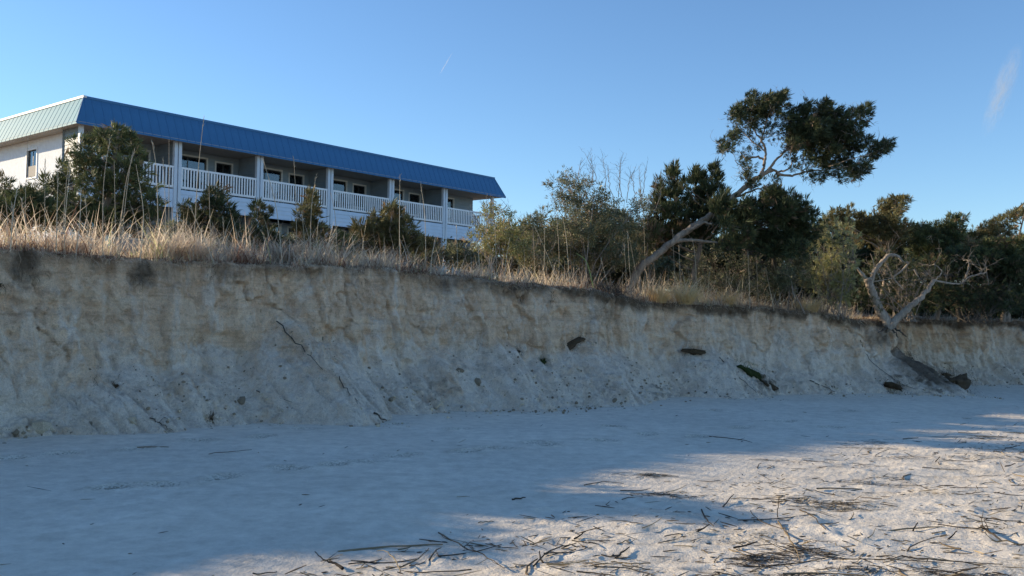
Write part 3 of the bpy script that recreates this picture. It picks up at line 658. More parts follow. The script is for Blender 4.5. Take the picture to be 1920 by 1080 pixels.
# ================================================================== VEGETATION
def unit(v): return v / (np.linalg.norm(v, axis=-1, keepdims=True) + 1e-9)
def blades_template(k, spread, width, seed, curl=0.0):
    """k narrow blades fanned round +z, unit length: one tuft of quads (each a lozenge)"""
    g = np.random.default_rng(seed); V = []; F = []
    for i in range(k):
        a = g.uniform(0, 2 * np.pi); t = spread * np.sqrt(g.uniform(0.02, 1)); L = g.uniform(0.55, 1.0)
        d = np.array([np.cos(a) * np.sin(t), np.sin(a) * np.sin(t), np.cos(t)])
        side = unit(np.cross(d, g.normal(size=3))) * width * g.uniform(0.7, 1.3)
        o = g.normal(size=3) * 0.10; mid = o + d * L * 0.55; tip = o + d * L + np.array([0, 0, -curl * L])
        n = len(V); V += [o, mid + side, tip, mid - side]; F.append((n, n + 1, n + 2, n + 3))
    return np.array(V), np.array(F)
def leaves_template(k, seed, ln=0.5, wd=0.26):
    """k oval leaves scattered through a small ball"""
    g = np.random.default_rng(seed); V = []; F = []
    for i in range(k):
        c = g.normal(size=3); c = c / np.linalg.norm(c) * g.uniform(0.2, 1.0); c[2] *= 0.9
        d = unit(g.normal(size=3) + np.array([0, 0, 0.35]) + c * 0.6); sd = unit(np.cross(d, g.normal(size=3)))
        l_, w_ = ln * g.uniform(0.7, 1.2), wd * g.uniform(0.7, 1.2); n = len(V)
        V += [c, c + d * l_ * 0.5 + sd * w_ * 0.5, c + d * l_, c + d * l_ * 0.5 - sd * w_ * 0.5]; F.append((n, n + 1, n + 2, n + 3))
    return np.array(V), np.array(F)
TUFT = [blades_template(10, 0.7, 0.058, i) for i in range(4)]
PLUME = [blades_template(10, 0.36, 0.046, 20 + i) for i in range(4)]
LEAF = [leaves_template(9, 40 + i) for i in range(4)]
FEATHER = [blades_template(9, 0.85, 0.05, 60 + i) for i in range(4)]
def place(mb, templ, P, D, S, T):
    """copies of templates at P, +z turned to D, scaled S, tint T"""
    P, D, S, T = np.asarray(P), unit(np.asarray(D)), np.asarray(S), np.asarray(T)
    n = len(P)
    if n == 0: return
    A = unit(np.cross(D, rng.normal(size=(n, 3)))); B = np.cross(D, A)
    which = rng.integers(0, len(templ), n)
    for k, (V, F) in enumerate(templ):
        i = np.where(which == k)[0]
        if len(i) == 0: continue
        W = (V[None, :, 0, None] * A[i][:, None] + V[None, :, 1, None] * B[i][:, None] + V[None, :, 2, None] * D[i][:, None]) * S[i][:, None, None] + P[i][:, None]
        FF = F[None] + (np.arange(len(i)) * len(V))[:, None, None]
        mb.add(W.reshape(-1, 3), FF.reshape(-1, 4), np.repeat(np.clip(T[i], 0, 1), len(V)))
def lobe_sprays(mb, lobes, templ, size=0.14, dens=1.0, updir=0.5, wind=(0.15, 0, 0), shell=0.55, tint=(0.45, 0.25)):
    """lobes: rows x, y, z, rx, ry, rz, density, tint offset.  Sub-clumps sit on each lobe; tufts fill the clumps."""
    for L in lobes:
        c, r, dn, to = np.array(L[:3]), np.array(L[3:6]), L[6], L[7]
        rm = r.mean(); ns = max(5, int(11 * (min(rm, 0.6) / 0.35) ** 1.3))
        u = unit(rng.normal(size=(ns, 3))); rad = rng.uniform(0.35, 1.0, ns) ** 0.6
        sc = c + u * r * rad[:, None] * 0.8
        sr = rm * rng.uniform(0.30, 0.52, ns)
        no = int(ns * 2.2 * dn); uo = unit(rng.normal(size=(no, 3)) + np.array([0, 0, 0.35]))
        place(mb, PLUME, c + uo * r * rng.uniform(0.72, 1.0, no)[:, None], uo * 0.8 + np.array([0, 0, updir * 0.9]) + np.array(wind) + rng.normal(size=(no, 3)) * 0.3, size * rng.uniform(1.0, 1.9, no), rng.normal(tint[0] + to + 0.12, tint[1], no))
        for k in range(ns):
            n = max(4, int(dens * dn * 34 * (min(sr[k], 0.19) / 0.13) ** 2))
            cto = 0.22 * rng.normal()
            v = unit(rng.normal(size=(n, 3))); q = rng.uniform(0.05, 1, n) ** shell
            p = sc[k] + v * q[:, None] * sr[k]
            d = v * 0.75 + u[k] * 0.5 + np.array([0, 0, updir]) + np.array(wind) + rng.normal(size=(n, 3)) * 0.25
            place(mb, templ, p, d, size * rng.uniform(0.6, 1.25, n), rng.normal(tint[0] + to + cto, tint[1], n))
def wob(P, amp, seed=0):
    P = np.array(P, float); n = len(P)
    for k in range(3): P[:, k] += amp * fbm(np.arange(n) * 0.7 + seed * 3.1, seed + k * 7.0, 0, 2) * np.sin(np.linspace(0.15, math.pi, n)) ** 0.5
    return P
def spline(P, k=6):
    P = np.array(P, float)
    if len(P) < 3:
        t = np.linspace(0, 1, k * 2)[:, None]; return P[0] * (1 - t) + P[-1] * t
    Q = np.vstack([2 * P[0] - P[1], P, 2 * P[-1] - P[-2]])
    return np.vstack([catmull(Q, k), P[-1]])
def limb(name, pts, r0, r1, m, parent, sides=8, amp=0.03):
    P = wob(spline(pts, 6), amp, random.random() * 50); b = MB()
    rr = np.linspace(r0, r1, len(P)) * (1 + 0.16 * fbm(np.arange(len(P)) * 0.6, random.random() * 90, 0, 2))
    b.tube(P, np.maximum(rr, 0.002), sides, random.random())
    return b.build(name, M[m], parent, True)
def twigs(mb, starts, dirs, length, r, kids=2, depth=2, up=0.15):
    for p, d in zip(starts, dirs):
        d = unit(np.asarray(d, float)); L = length * random.uniform(0.6, 1.2)
        q = [np.array(p)]
        for k in range(4):
            d = unit(d + rng.normal(size=3) * 0.2 + np.array([0, 0, up * 0.4])); q.append(q[-1] + d * L / 4)
        mb.tube(q, np.linspace(r, r * 0.45, 5), 3, random.random())
        if depth > 0:
            for j in range(kids):
                a = q[random.randint(1, 4)]
                twigs(mb, [a], [unit(d + rng.normal(size=3) * 0.75)], length * 0.6, r * 0.6, kids, depth - 1, up)

def px_lobes(Y, rows, depth=0.8):
    """rows of (px, py, radius px [, radius y px [, density [, tint [, dY]]]]) -> lobes in metres round distance Y"""
    out = []
    for r_ in rows:
        px, py, rr = r_[:3]; ry = r_[3] if len(r_) > 3 and r_[3] else rr; dn = r_[4] if len(r_) > 4 else 1.0; to = r_[5] if len(r_) > 5 else 0.0
        dy = r_[6] if len(r_) > 6 else random.uniform(-1, 1) * depth * 0.6
        y = Y + dy; k = m_per_px(y); c = at(px, py, y)
        out.append((*c, rr * k, max(rr * k, 0.22) * 1.15, ry * k, dn, to))
    return out
def root_of(px, Y, sink=0.04):
    """point on the upland below picture column px at distance Y"""
    x = (px - 960) / F_PX * Y
    return np.array([x, Y, upland(x, Y) - sink])
def localise(o_root):
    return np.array(o_root.location)

def cedar(name, label, px, Y, rows, leaf='cedar', size=0.13, dens=1.0, trunk=None, r0=0.07, plume=False, bark_='bark', group=None, back=True, depth=0.8, updir=0.5, cat='tree', twig_n=18, crown_dy=0.0, spiky=0.5):
    base = root_of(px, Y); rt_ = empty(name, base)
    lb = px_lobes(Y + crown_dy, rows, depth)
    if back:                                            # the far half of the crown, out of the camera's sight but casting shade
        lb += [(L[0] + random.uniform(-.1, .1), L[1] + L[4] * 1.1, L[2] - 0.05, L[3], L[4], L[5], L[6] * 0.6, L[7]) for L in lb[::2]]
    off = -base
    tops = sorted(lb, key=lambda L: -L[2])
    if trunk is None:
        tp = np.array(tops[0][:3]); mid = (base + tp) / 2 + np.array([random.uniform(-.1, .1), random.uniform(-.1, .1), 0])
        trunk_pts = [base, mid, tp]
    else: trunk_pts = [base] + [at(x, y, Y + (z if z else 0)) for x, y, z in trunk]
    tpts = [p + off for p in trunk_pts]
    limb('trunk', tpts, r0, max(0.012, r0 * 0.22), bark_, rt_, 9, 0.04)
    sp = spline(tpts, 8); tw = MB()
    for L in lb:
        c = np.array(L[:3]) + off
        low = sp[sp[:, 2] < c[2] + 0.05]
        if len(low) == 0: low = sp[:2]
        a = low[np.argmin(np.linalg.norm(low - c, axis=1) + 0.6 * np.abs(low[:, 2] - (c[2] - 0.5 * np.linalg.norm(low - c, axis=1))))]
        m_ = (a + c) / 2 + np.array([0, 0, -0.06 * np.linalg.norm(a - c)])
        limb('limb', [a, m_, c], max(0.009, r0 * 0.26), 0.006, bark_, rt_, 5, 0.04)
        for k in range(max(1, int(twig_n * np.mean(L[3:6])))):
            v = unit(rng.normal(size=3)); twigs(tw, [c], [v + np.array([0, 0, .3])], np.mean(L[3:6]) * 0.9, 0.006, 2, 1)
    if tw.n: tag(tw.build('twigs', M['dark_twig'], rt_), kind='stuff')
    cr = MB(); lobe_sprays(cr, [(L[0] + off[0], L[1] + off[1], L[2] + off[2], *L[3:]) for L in lb], PLUME if plume else TUFT, size, dens, updir)
    cr.build('crown', M[leaf], rt_)
    return tag(rt_, label, cat, group)

# ---- junipers / cedars on the left, before the hotel
cedar('cedar', 'big bushy cedar in front of the near corner of the hotel', 175, 17.2,
      [(222, 248, 12, 14), (200, 258, 18, 14), (178, 268, 14, 12), (150, 270, 10, 9, .7), (242, 262, 12, 12, .7), (215, 280, 26, 16), (165, 290, 24, 16), (250, 292, 18, 14), (138, 300, 14, 12, .8), (195, 308, 28, 18), (235, 318, 26, 18), (265, 318, 12, 14, .7), (150, 322, 24, 16), (112, 318, 12, 12, .7), (180, 340, 30, 18), (225, 350, 30, 20), (262, 350, 20, 18),
       (130, 348, 26, 16), (95, 345, 16, 14, .8), (70, 352, 12, 10, .6), (100, 375, 26, 18), (150, 378, 30, 18), (200, 385, 34, 20), (250, 388, 28, 20), (285, 378, 14, 18, .8), (68, 382, 20, 16), (48, 372, 10, 12, .7), (120, 402, 34, 18), (180, 412, 40, 18), (240, 415, 36, 18), (80, 410, 26, 16), (282, 410, 16, 16)], r0=0.09, depth=1.3, dens=0.62, twig_n=26)
cedar('cedar', 'low cedar shrub at the left edge below the white end wall', 20, 16.5,
      [(10, 375, 26, 26), (35, 395, 26, 24), (-10, 400, 30, 30), (15, 420, 34, 20), (55, 410, 24, 20), (8, 345, 10, 14), (40, 372, 22, 16), (65, 365, 16, 12, .8), (90, 395, 26, 18)], r0=0.05, dens=0.75)
cedar('cedar', 'dark cedar shrub below the second balcony, next to the big cedar', 400, 17.8,
      [(405, 365, 16, 16), (390, 390, 24, 20), (418, 398, 24, 20), (400, 425, 34, 22), (365, 420, 24, 22), (430, 430, 20, 18), (350, 395, 14, 14)], leaf='cedar_dark', r0=0.05, dens=0.8)
cedar('cedar', 'slim young cedar standing before the second balcony post', 488, 18.2,
      [(484, 392, 8, 12), (486, 412, 13, 12), (492, 432, 18, 14), (478, 440, 16, 14), (500, 450, 18, 14)], leaf='cedar_dark', r0=0.03, plume=True)
cedar('cedar', 'slim olive cedar reaching the third balcony railing', 577, 18.6,
      [(583, 372, 7, 12), (578, 388, 13, 12), (570, 405, 14, 12), (590, 402, 12, 12), (580, 425, 20, 14), (562, 432, 16, 12), (598, 436, 14, 12), (580, 450, 24, 12)], leaf='cedar_bronze', r0=0.03, plume=True)
cedar('cedar', 'broad olive cedar in front of the fourth balcony', 735, 19.2,
      [(735, 398, 14, 14), (742, 412, 22, 14), (705, 415, 20, 14), (765, 425, 22, 16), (725, 435, 30, 18), (695, 440, 24, 16), (765, 450, 28, 16), (730, 462, 34, 14), (690, 462, 26, 12), (800, 462, 24, 14), (672, 430, 12, 12)], leaf='cedar_bronze', r0=0.06, dens=0.85)
cedar('cedar', 'low olive cedar tuft left of the broad cedar, below the skirt of the hotel', 640, 18.9,
      [(640, 452, 18, 12), (622, 460, 16, 10), (655, 462, 14, 10)], leaf='cedar', r0=0.025)

for px_, Y_, rows_, lab in ((-848, 10.1, [(-848, 325, 60, 30), (-780, 350, 60, 40), (-900, 350, 60, 40), (-848, 390, 100, 40)], 'low cedar shrub added unseen beyond the left edge for its beach shadow'),
                            (-420, 11.4, [(-420, 325, 50, 34), (-360, 360, 50, 36), (-470, 370, 60, 36), (-410, 400, 90, 36)], 'low cedar shrub added unseen just outside the left edge for its beach shadow')):
    cedar('cedar', lab, px_, Y_, rows_, r0=0.04, dens=0.3, size=0.16, twig_n=4)  # unseen shrubs added to break up the shadow edge on the beach
# ---- leafy shrubs in the middle
def shrub(name, label, px, Y, rows, leaf='myrtle', size=0.085, dens=0.5, stems=7, stem_m='twig', twig_top=0, twig_rows=(), group=None, templ=None, depth=0.9, sr=0.016):
    base = root_of(px, Y); rt_ = empty(name, base); off = -base
    lb = px_lobes(Y, rows, depth); lb += [(L[0] + random.uniform(-.2, .2), L[1] + 0.5 + L[4] * 0.6, L[2], L[3], L[4], L[5], L[6] * 0.5, L[7]) for L in lb[::2]]
    st = MB()
    for k in range(stems):
        L = lb[k % len(lb)]; c = np.array(L[:3]) + off
        b0 = np.array([random.uniform(-.35, .35), random.uniform(-.3, .3), -0.03]); m_ = b0 * 0.5 + c * 0.5 + np.array([random.uniform(-.12, .12), random.uniform(-.1, .1), 0.05])
        P = wob(spline([b0, m_, c], 6), 0.05, k); st.tube(P, np.linspace(sr, sr * 0.4, len(P)), 5, random.uniform(0.3, 1))
        twigs(st, P[5::3], [unit(rng.normal(size=3) + np.array([0, 0, .6])) for _ in P[5::3]], 0.35, 0.007, 2, 2, 0.3)
    for L in lb:
        c = np.array(L[:3]) + off
        for k in range(4): twigs(st, [c + rng.normal(size=3) * np.array(L[3:6]) * 0.4], [unit(rng.normal(size=3) + np.array([0, 0, .7]))], np.mean(L[3:6]), 0.006, 2, 2, 0.3)
    tag(st.build('stems', M[stem_m], rt_), kind='stuff')
    if twig_rows:
        tw = MB()
        for (x, y, x2, y2) in twig_rows:
            yy = Y + random.uniform(-.4, .5); a, e = at(x, y, yy) + off, at(x2, y2, yy) + off
            P = wob(spline([a, (a + e) / 2 + rng.normal(size=3) * 0.04, e], 5), 0.04, x); tw.tube(P, np.linspace(0.009, 0.0035, len(P)), 4, 0.6)
            for q in P[3:]: twigs(tw, [q], [unit(e - a + rng.normal(size=3) * 0.5)], 0.22, 0.004, 2, 1, 0.2)
        tag(tw.build('bare_twigs', M['twig'], rt_), kind='stuff')
    cr = MB(); lobe_sprays(cr, [(L[0] + off[0], L[1] + off[1], L[2] + off[2], *L[3:]) for L in lb], templ or LEAF, size, dens, 0.2, (0, 0, 0), 0.5)
    cr.build('foliage', M[leaf], rt_)
    return tag(rt_, label, 'shrub', group)
shrub('leafy_shrub', 'yellow-green leafy shrub at the far end of the hotel', 925, 20.2,
      [(920, 395, 22, 16, .55), (945, 405, 26, 18, .6), (905, 425, 26, 18, .6), (940, 435, 34, 20, .8), (975, 430, 24, 22, .7), (925, 460, 40, 18, .9), (970, 465, 30, 18), (885, 455, 18, 16, .6)], 'yellow_leaf', stems=9, twig_rows=[(918, 440, 912, 372), (935, 430, 950, 385), (900, 450, 887, 400)])
shrub('leafy_shrub', 'dark low shrub between the yellow-green shrub and the tall thicket', 1005, 21.2,
      [(1000, 420, 26, 20), (1020, 405, 18, 16), (1010, 450, 34, 24), (985, 470, 28, 18), (1030, 470, 30, 22), (1005, 485, 40, 14)], 'myrtle', stems=7)
shrub('leafy_shrub', 'tall wax myrtle thicket with bare twigs rising from its top', 1090, 21.6,
      [(1062, 330, 18, 16, .55), (1050, 355, 24, 18, .6), (1085, 345, 28, 20, .65), (1040, 380, 20, 16, .5), (1075, 380, 34, 22, .8), (1115, 365, 30, 24, .6), (1110, 400, 34, 24, .9), (1065, 415, 32, 22, .9), (1145, 390, 28, 24, .7), (1150, 420, 32, 24), (1090, 440, 44, 26),
       (1140, 455, 40, 26), (1060, 460, 34, 24), (1185, 400, 24, 24, .6), (1190, 440, 30, 28), (1100, 480, 50, 20), (1170, 480, 40, 20), (1028, 345, 6, 5, .5)], 'myrtle', stems=16, dens=0.46,
      twig_rows=[(1110, 350, 1098, 290), (1120, 345, 1108, 300), (1135, 360, 1130, 296), (1160, 370, 1165, 300), (1165, 370, 1163, 305), (1150, 370, 1140, 310), (1200, 380, 1212, 312), (1205, 390, 1200, 325), (1190, 375, 1182, 330), (1215, 385, 1232, 335), (1085, 340, 1090, 305), (1225, 400, 1240, 350), (1175, 380, 1190, 318)])
shrub('leafy_shrub', 'grey twiggy shrub filling the gap left of the spired cedar', 1205, 22.4,
      [(1200, 375, 18, 18, .5), (1215, 395, 22, 20, .6), (1205, 430, 26, 24, .8), (1220, 465, 26, 24), (1195, 475, 26, 18)], 'myrtle', stems=8)

# ---- spired cedar, leaning cedar, rounded cedar
cedar('spired_cedar', 'dark cedar with three pointed spires left of the leaning trunk', 1290, 22.5,
      [(1265, 322, 5, 16), (1262, 345, 9, 16), (1305, 330, 5, 14), (1306, 350, 11, 16), (1340, 318, 5, 12), (1342, 338, 9, 14), (1318, 335, 5, 9), (1250, 360, 10, 16), (1240, 378, 14, 20), (1275, 372, 20, 18), (1310, 375, 20, 18), (1345, 365, 20, 18), (1362, 385, 16, 18),
       (1232, 405, 16, 20), (1262, 402, 22, 20), (1300, 405, 26, 20), (1340, 400, 24, 20), (1228, 440, 16, 24, 1, .25), (1250, 440, 22, 26, 1, .2), (1285, 435, 26, 22, 1, .25), (1325, 430, 24, 18), (1240, 470, 18, 16, 1, .2), (1355, 405, 16, 18, 1, 0, -1.1), (1365, 380, 14, 16, 1, 0, -1.1), (1345, 385, 14, 16, 1, 0, -1.1), (1220, 425, 12, 20, 1, .15), (1235, 350, 6, 12), (1285, 350, 7, 14), (1325, 352, 8, 12)], leaf='cedar_dark', r0=0.08, plume=True, updir=1.3, dens=0.9, size=0.15)
def leaning_cedar():
    Y = 21.8; base = root_of(1166, Y, 0.08)
    rt_ = empty('leaning_cedar', base); off = -base
    A = lambda x, y, d=0.0: at(x, y, Y + d) + off
    main = [np.zeros(3), A(1198, 507), A(1228, 480), A(1262, 452), A(1300, 425), A(1335, 402, .1), A(1372, 372, .1), A(1405, 345, 0), A(1428, 328, -.1), A(1448, 318, -.1)]
    limb('trunk', main, 0.098, 0.05, 'bark', rt_, 10, 0.035)
    limb('limb', [A(1268, 452), A(1290, 450, -.15), A(1320, 452, -.2), A(1345, 455, -.2)], 0.05, 0.022, 'bark', rt_, 7)
    limb('limb', [A(1275, 446), A(1295, 430, -.15), A(1318, 418, -.2), A(1335, 420, -.25)], 0.045, 0.02, 'bark', rt_, 7)
    br = [([(1425, 330), (1433, 312), (1431, 298), (1415, 294), (1400, 298), (1388, 285)], .038, .012), ([(1432, 310), (1436, 285), (1428, 262), (1418, 250), (1408, 215)], .034, .012), ([(1440, 318), (1455, 300), (1470, 285), (1485, 262), (1500, 235)], .034, .012),
          ([(1448, 318), (1462, 322), (1480, 315), (1488, 298), (1495, 285)], .03, .01), ([(1455, 325), (1480, 330), (1510, 322), (1545, 318), (1590, 312)], .034, .01), ([(1470, 285), (1510, 262), (1560, 248), (1600, 232)], .024, .01),
          ([(1500, 262), (1530, 230), (1545, 210)], .016, .008), ([(1545, 315), (1600, 298), (1640, 285)], .016, .008), ([(1428, 262), (1440, 220), (1455, 190)], .018, .008), ([(1405, 345), (1395, 320), (1378, 300)], .02, .008), ([(1436, 285), (1400, 255), (1380, 235)], .018, .008), ([(1372, 372), (1400, 362), (1430, 352), (1460, 345)], .03, .01)]
    for pts, a, b_ in br: limb('limb', [A(x, y, random.uniform(-.25, .35)) for x, y in pts], a, b_, 'bark', rt_, 7, 0.03)
    rows = [(1412, 182, 8, 11), (1420, 192, 17, 12), (1442, 186, 20, 10, 1, .05), (1462, 184, 12, 8), (1470, 180, 6, 7), (1400, 205, 20, 14, .9), (1430, 205, 22, 13, .9), (1378, 208, 7, 8), (1385, 222, 14, 12, .7), (1378, 242, 12, 12, .6), (1400, 232, 22, 14, .5), (1372, 258, 8, 8, .7), (1356, 270, 6, 10), (1366, 280, 10, 8, .7),
            (1392, 258, 18, 12, .4), (1420, 240, 16, 14, .4), (1455, 215, 12, 9, .6), (1452, 240, 16, 12, .5), (1480, 222, 16, 11), (1505, 212, 20, 13), (1515, 196, 6, 10), (1540, 198, 10, 10), (1535, 215, 22, 15), (1560, 208, 18, 12), (1575, 222, 20, 16), (1500, 236, 24, 16), (1530, 240, 28, 18), (1565, 245, 28, 18),
            (1592, 226, 14, 12), (1600, 248, 16, 18), (1612, 210, 14, 9), (1624, 204, 8, 8), (1626, 222, 6, 12), (1510, 262, 26, 16, 1, .35), (1490, 272, 16, 10, 1, .4), (1540, 268, 26, 16), (1575, 268, 22, 14), (1590, 270, 12, 10), (1655, 276, 15, 13), (1664, 270, 8, 8), (1640, 290, 12, 8), (1624, 264, 7, 5), (1610, 276, 7, 5, .6), (1632, 278, 9, 6, .6),
            (1550, 296, 20, 12, .9), (1580, 300, 18, 11, .9), (1600, 312, 18, 11), (1620, 312, 11, 10), (1612, 325, 12, 7), (1570, 318, 16, 9, .7), (1535, 312, 16, 9, .5), (1510, 300, 16, 8, .5), (1545, 330, 14, 6, .5), (1580, 336, 12, 5, .4), (1515, 325, 12, 6, .4), (1495, 318, 10, 7, .3), (1400, 290, 14, 10, .35), (1388, 305, 12, 10, .4), (1410, 315, 14, 10, .35), (1395, 325, 14, 9, .4), (1440, 260, 12, 10, .3), (1470, 250, 14, 10, .45), (1480, 300, 12, 8, .3)]
    rows = [(*r_[:4], min(1.0, r_[4] * 1.2), *r_[5:]) if len(r_) > 4 else r_ for r_ in rows]
    rows += [(1415, 275, 14, 10, .4), (1395, 340, 16, 8, .5), (1560, 285, 18, 10), (1475, 205, 12, 8, .8), (1600, 285, 12, 8, .8), (1530, 335, 14, 6, .7), (1450, 340, 14, 7, .5), (1420, 345, 14, 8, .6)]
    lb = px_lobes(Y, rows, 0.9)
    tw = MB()
    for L in lb:
        c = np.array(L[:3]) + off
        for k in range(3): twigs(tw, [c + rng.normal(size=3) * 0.05], [unit(rng.normal(size=3) + np.array([-.3, 0, -.2]))], 0.28, 0.006, 2, 2, 0.1)
    tag(tw.build('twigs', M['twig'], rt_), kind='stuff')
    cr = MB(); lobe_sprays(cr, [(L[0] + off[0], L[1] + off[1], L[2] + off[2], *L[3:]) for L in lb] + [(L[0] + off[0], L[1] + off[1] + .45, L[2] + off[2], *L[3:6], L[6] * .7, L[7]) for L in lb if L[6] >= 1], TUFT, 0.115, 1.1, 0.2, (0.6, 0, 0), 0.5, (0.3, 0.22))
    cr.build('crown', M['cedar_dark'], rt_)
    tag(rt_, 'tall wind-swept cedar leaning right on a bare slanting trunk', 'tree')
leaning_cedar()
cedar('rounded_cedar', 'dense rounded dark cedar under the wind-swept crown', 1455, 23.2,
      [(1452, 368, 24, 16, 1, .15), (1480, 372, 20, 14, 1, .15), (1430, 388, 24, 18), (1500, 390, 22, 18), (1465, 398, 30, 20), (1520, 408, 16, 18), (1495, 418, 28, 20), (1440, 418, 28, 20), (1400, 410, 22, 18), (1528, 430, 12, 16), (1505, 442, 24, 14), (1468, 445, 28, 14), (1425, 448, 28, 14), (1390, 440, 22, 18),
       (1375, 460, 20, 12), (1525, 448, 12, 10), (1410, 392, 20, 16), (1388, 385, 18, 16), (1372, 400, 16, 18), (1362, 420, 16, 18), (1400, 425, 24, 18), (1450, 470, 40, 12, .5), (1500, 465, 26, 12, .6)], leaf='cedar_dark', r0=0.07, dens=0.9, crown_dy=-2.0, bark_='dark_twig', trunk=[(1450, 480, -.6), (1455, 440, -1.5), (1460, 400, -2.0)])

# ---- undergrowth under the leaning cedar
shrub('dead_thicket', 'dark tangle of dead twigs under the leaning cedar', 1350, 22.8,
      [(1330, 480, 40, 26, .15), (1380, 490, 40, 26, .15), (1420, 500, 36, 30, .15), (1300, 500, 30, 20, .15), (1350, 520, 44, 20, .25), (1410, 530, 40, 20, .25), (1320, 530, 44, 20, .3), (1380, 545, 44, 16, .3), (1440, 548, 40, 16, .3), (1280, 525, 30, 18, .25)], 'myrtle', stems=26, stem_m='dark_twig', sr=0.012)
shrub('leafy_shrub', 'small green bush under the rounded cedar', 1480, 22.2,
      [(1470, 480, 22, 16), (1500, 490, 24, 18), (1480, 515, 30, 18), (1510, 520, 22, 18), (1450, 520, 26, 18), (1475, 540, 30, 12)], 'myrtle', stems=8, dens=0.6)
shrub('feathery_shrub', 'pale yellow-green feathery shrub with upright stems beside the forked dead tree', 1565, 22.5,
      [(1560, 430, 8, 18, .5), (1580, 440, 10, 18, .5), (1545, 455, 12, 18, .6), (1570, 465, 18, 18, .7), (1600, 455, 10, 16, .4), (1535, 480, 14, 16, .6), (1560, 495, 24, 18, .9), (1590, 490, 16, 18, .7), (1550, 525, 26, 18, .9), (1580, 530, 22, 18, .8), (1530, 505, 12, 14, .6), (1560, 555, 28, 14, .8), (1600, 520, 12, 16, .5), (1545, 440, 8, 14, .5), (1590, 425, 7, 12, .4), (1525, 540, 16, 14, .7), (1590, 555, 18, 12, .7)], 'feather', 0.12, 0.55, 22, 'twig', templ=PLUME, sr=0.009)

# ---- wind-clipped cedars on the right
cedar('windswept_cedar', 'bronze-green wind-clipped cedar with a flat layered top behind the forked dead tree', 1650, 25.0,
      [(1568, 402, 14, 9), (1594, 398, 10, 10), (1580, 412, 20, 9), (1655, 384, 14, 9), (1680, 377, 18, 7), (1698, 374, 8, 4), (1668, 395, 18, 8), (1690, 392, 12, 6), (1620, 414, 20, 10), (1650, 412, 22, 11), (1680, 414, 20, 10), (1600, 428, 20, 10, .7), (1640, 432, 24, 12, .8), (1680, 436, 22, 12), (1705, 428, 16, 10), (1625, 450, 22, 12, .5), (1670, 455, 24, 14, .7)],
      leaf='cedar_bronze', r0=0.09, updir=0.15, dens=0.95)
cedar('windswept_cedar', 'mid green wind-clipped cedar right of the bronze one', 1755, 25.6,
      [(1725, 430, 20, 11), (1755, 424, 16, 10), (1788, 412, 14, 8), (1806, 408, 8, 6), (1785, 428, 20, 11), (1745, 445, 26, 13), (1785, 448, 24, 12), (1715, 452, 18, 12), (1760, 465, 26, 12, .8), (1810, 440, 16, 10), (1725, 472, 22, 12, .6)], leaf='cedar', r0=0.08, updir=0.15, dens=0.95)
cedar('windswept_cedar', 'wind-swept cedar whose crown reaches up at the right edge', 1890, 26.2,
      [(1850, 428, 16, 10), (1872, 420, 14, 9), (1888, 408, 12, 8), (1905, 400, 12, 7), (1922, 394, 12, 7), (1860, 440, 22, 11), (1890, 432, 16, 10), (1930, 402, 14, 10), (1835, 446, 14, 10)], leaf='cedar_bronze', r0=0.07, updir=0.1)
cedar('windswept_cedar', 'low bright green cedar at the right edge, above the dead twigs', 1880, 24.6,
      [(1825, 462, 18, 10, 1, .3), (1850, 462, 22, 11, 1, .35), (1880, 458, 24, 11, 1, .3), (1905, 455, 22, 11, 1, .25), (1930, 460, 24, 14, 1, .2), (1840, 478, 24, 10), (1880, 476, 28, 10), (1915, 478, 26, 12)], leaf='cedar', r0=0.06, updir=0.15)
cedar('windswept_cedar', 'dark cedar mass in the back row at the right', 1700, 30.0,
      [(1560, 440, 26, 20), (1610, 450, 30, 22), (1660, 460, 34, 24), (1720, 465, 36, 24), (1780, 470, 36, 24), (1840, 480, 36, 24), (1900, 485, 36, 24), (1950, 470, 30, 24), (1580, 490, 40, 26), (1650, 505, 44, 24), (1720, 510, 44, 24), (1800, 515, 44, 24), (1880, 520, 44, 24), (1940, 515, 44, 24), (1560, 540, 44, 24), (1620, 555, 44, 22), (1690, 560, 44, 20), (1760, 565, 44, 18), (1840, 568, 44, 18), (1910, 570, 44, 18), (1580, 580, 44, 20), (1640, 590, 44, 20), (1700, 592, 44, 20), (1770, 596, 44, 18), (1840, 598, 44, 18), (1910, 600, 44, 18), (1960, 590, 44, 24)], leaf='cedar_dark', r0=0.08, dens=0.11, depth=1.5, size=0.36, back=False)
cedar('windswept_cedar', 'dark cedar mass in the back row behind the rounded cedar', 1400, 29.0,
      [(1240, 470, 36, 26), (1300, 470, 40, 26), (1360, 480, 40, 26), (1420, 490, 40, 26), (1480, 480, 40, 26), (1530, 470, 30, 26), (1270, 505, 40, 20), (1340, 515, 44, 20), (1420, 525, 44, 22), (1500, 520, 40, 24), (1250, 535, 44, 20), (1320, 545, 44, 20), (1390, 555, 44, 20), (1460, 555, 44, 20), (1530, 555, 44, 22), (1540, 510, 40, 24)], leaf='cedar_dark', r0=0.07, dens=0.11, depth=1.5, size=0.36, back=False)
cedar('windswept_cedar', 'dark cedar just beyond the right edge of the bluff view', 2060, 27.0,
      [(2010, 420, 40, 20), (2070, 410, 40, 20), (2120, 430, 40, 20), (2040, 460, 50, 24), (2110, 470, 50, 24), (2040, 510, 60, 30), (2120, 520, 60, 30), (2070, 565, 60, 24)], leaf='cedar_dark', r0=0.07, dens=0.2, size=0.25, back=False, twig_n=4)
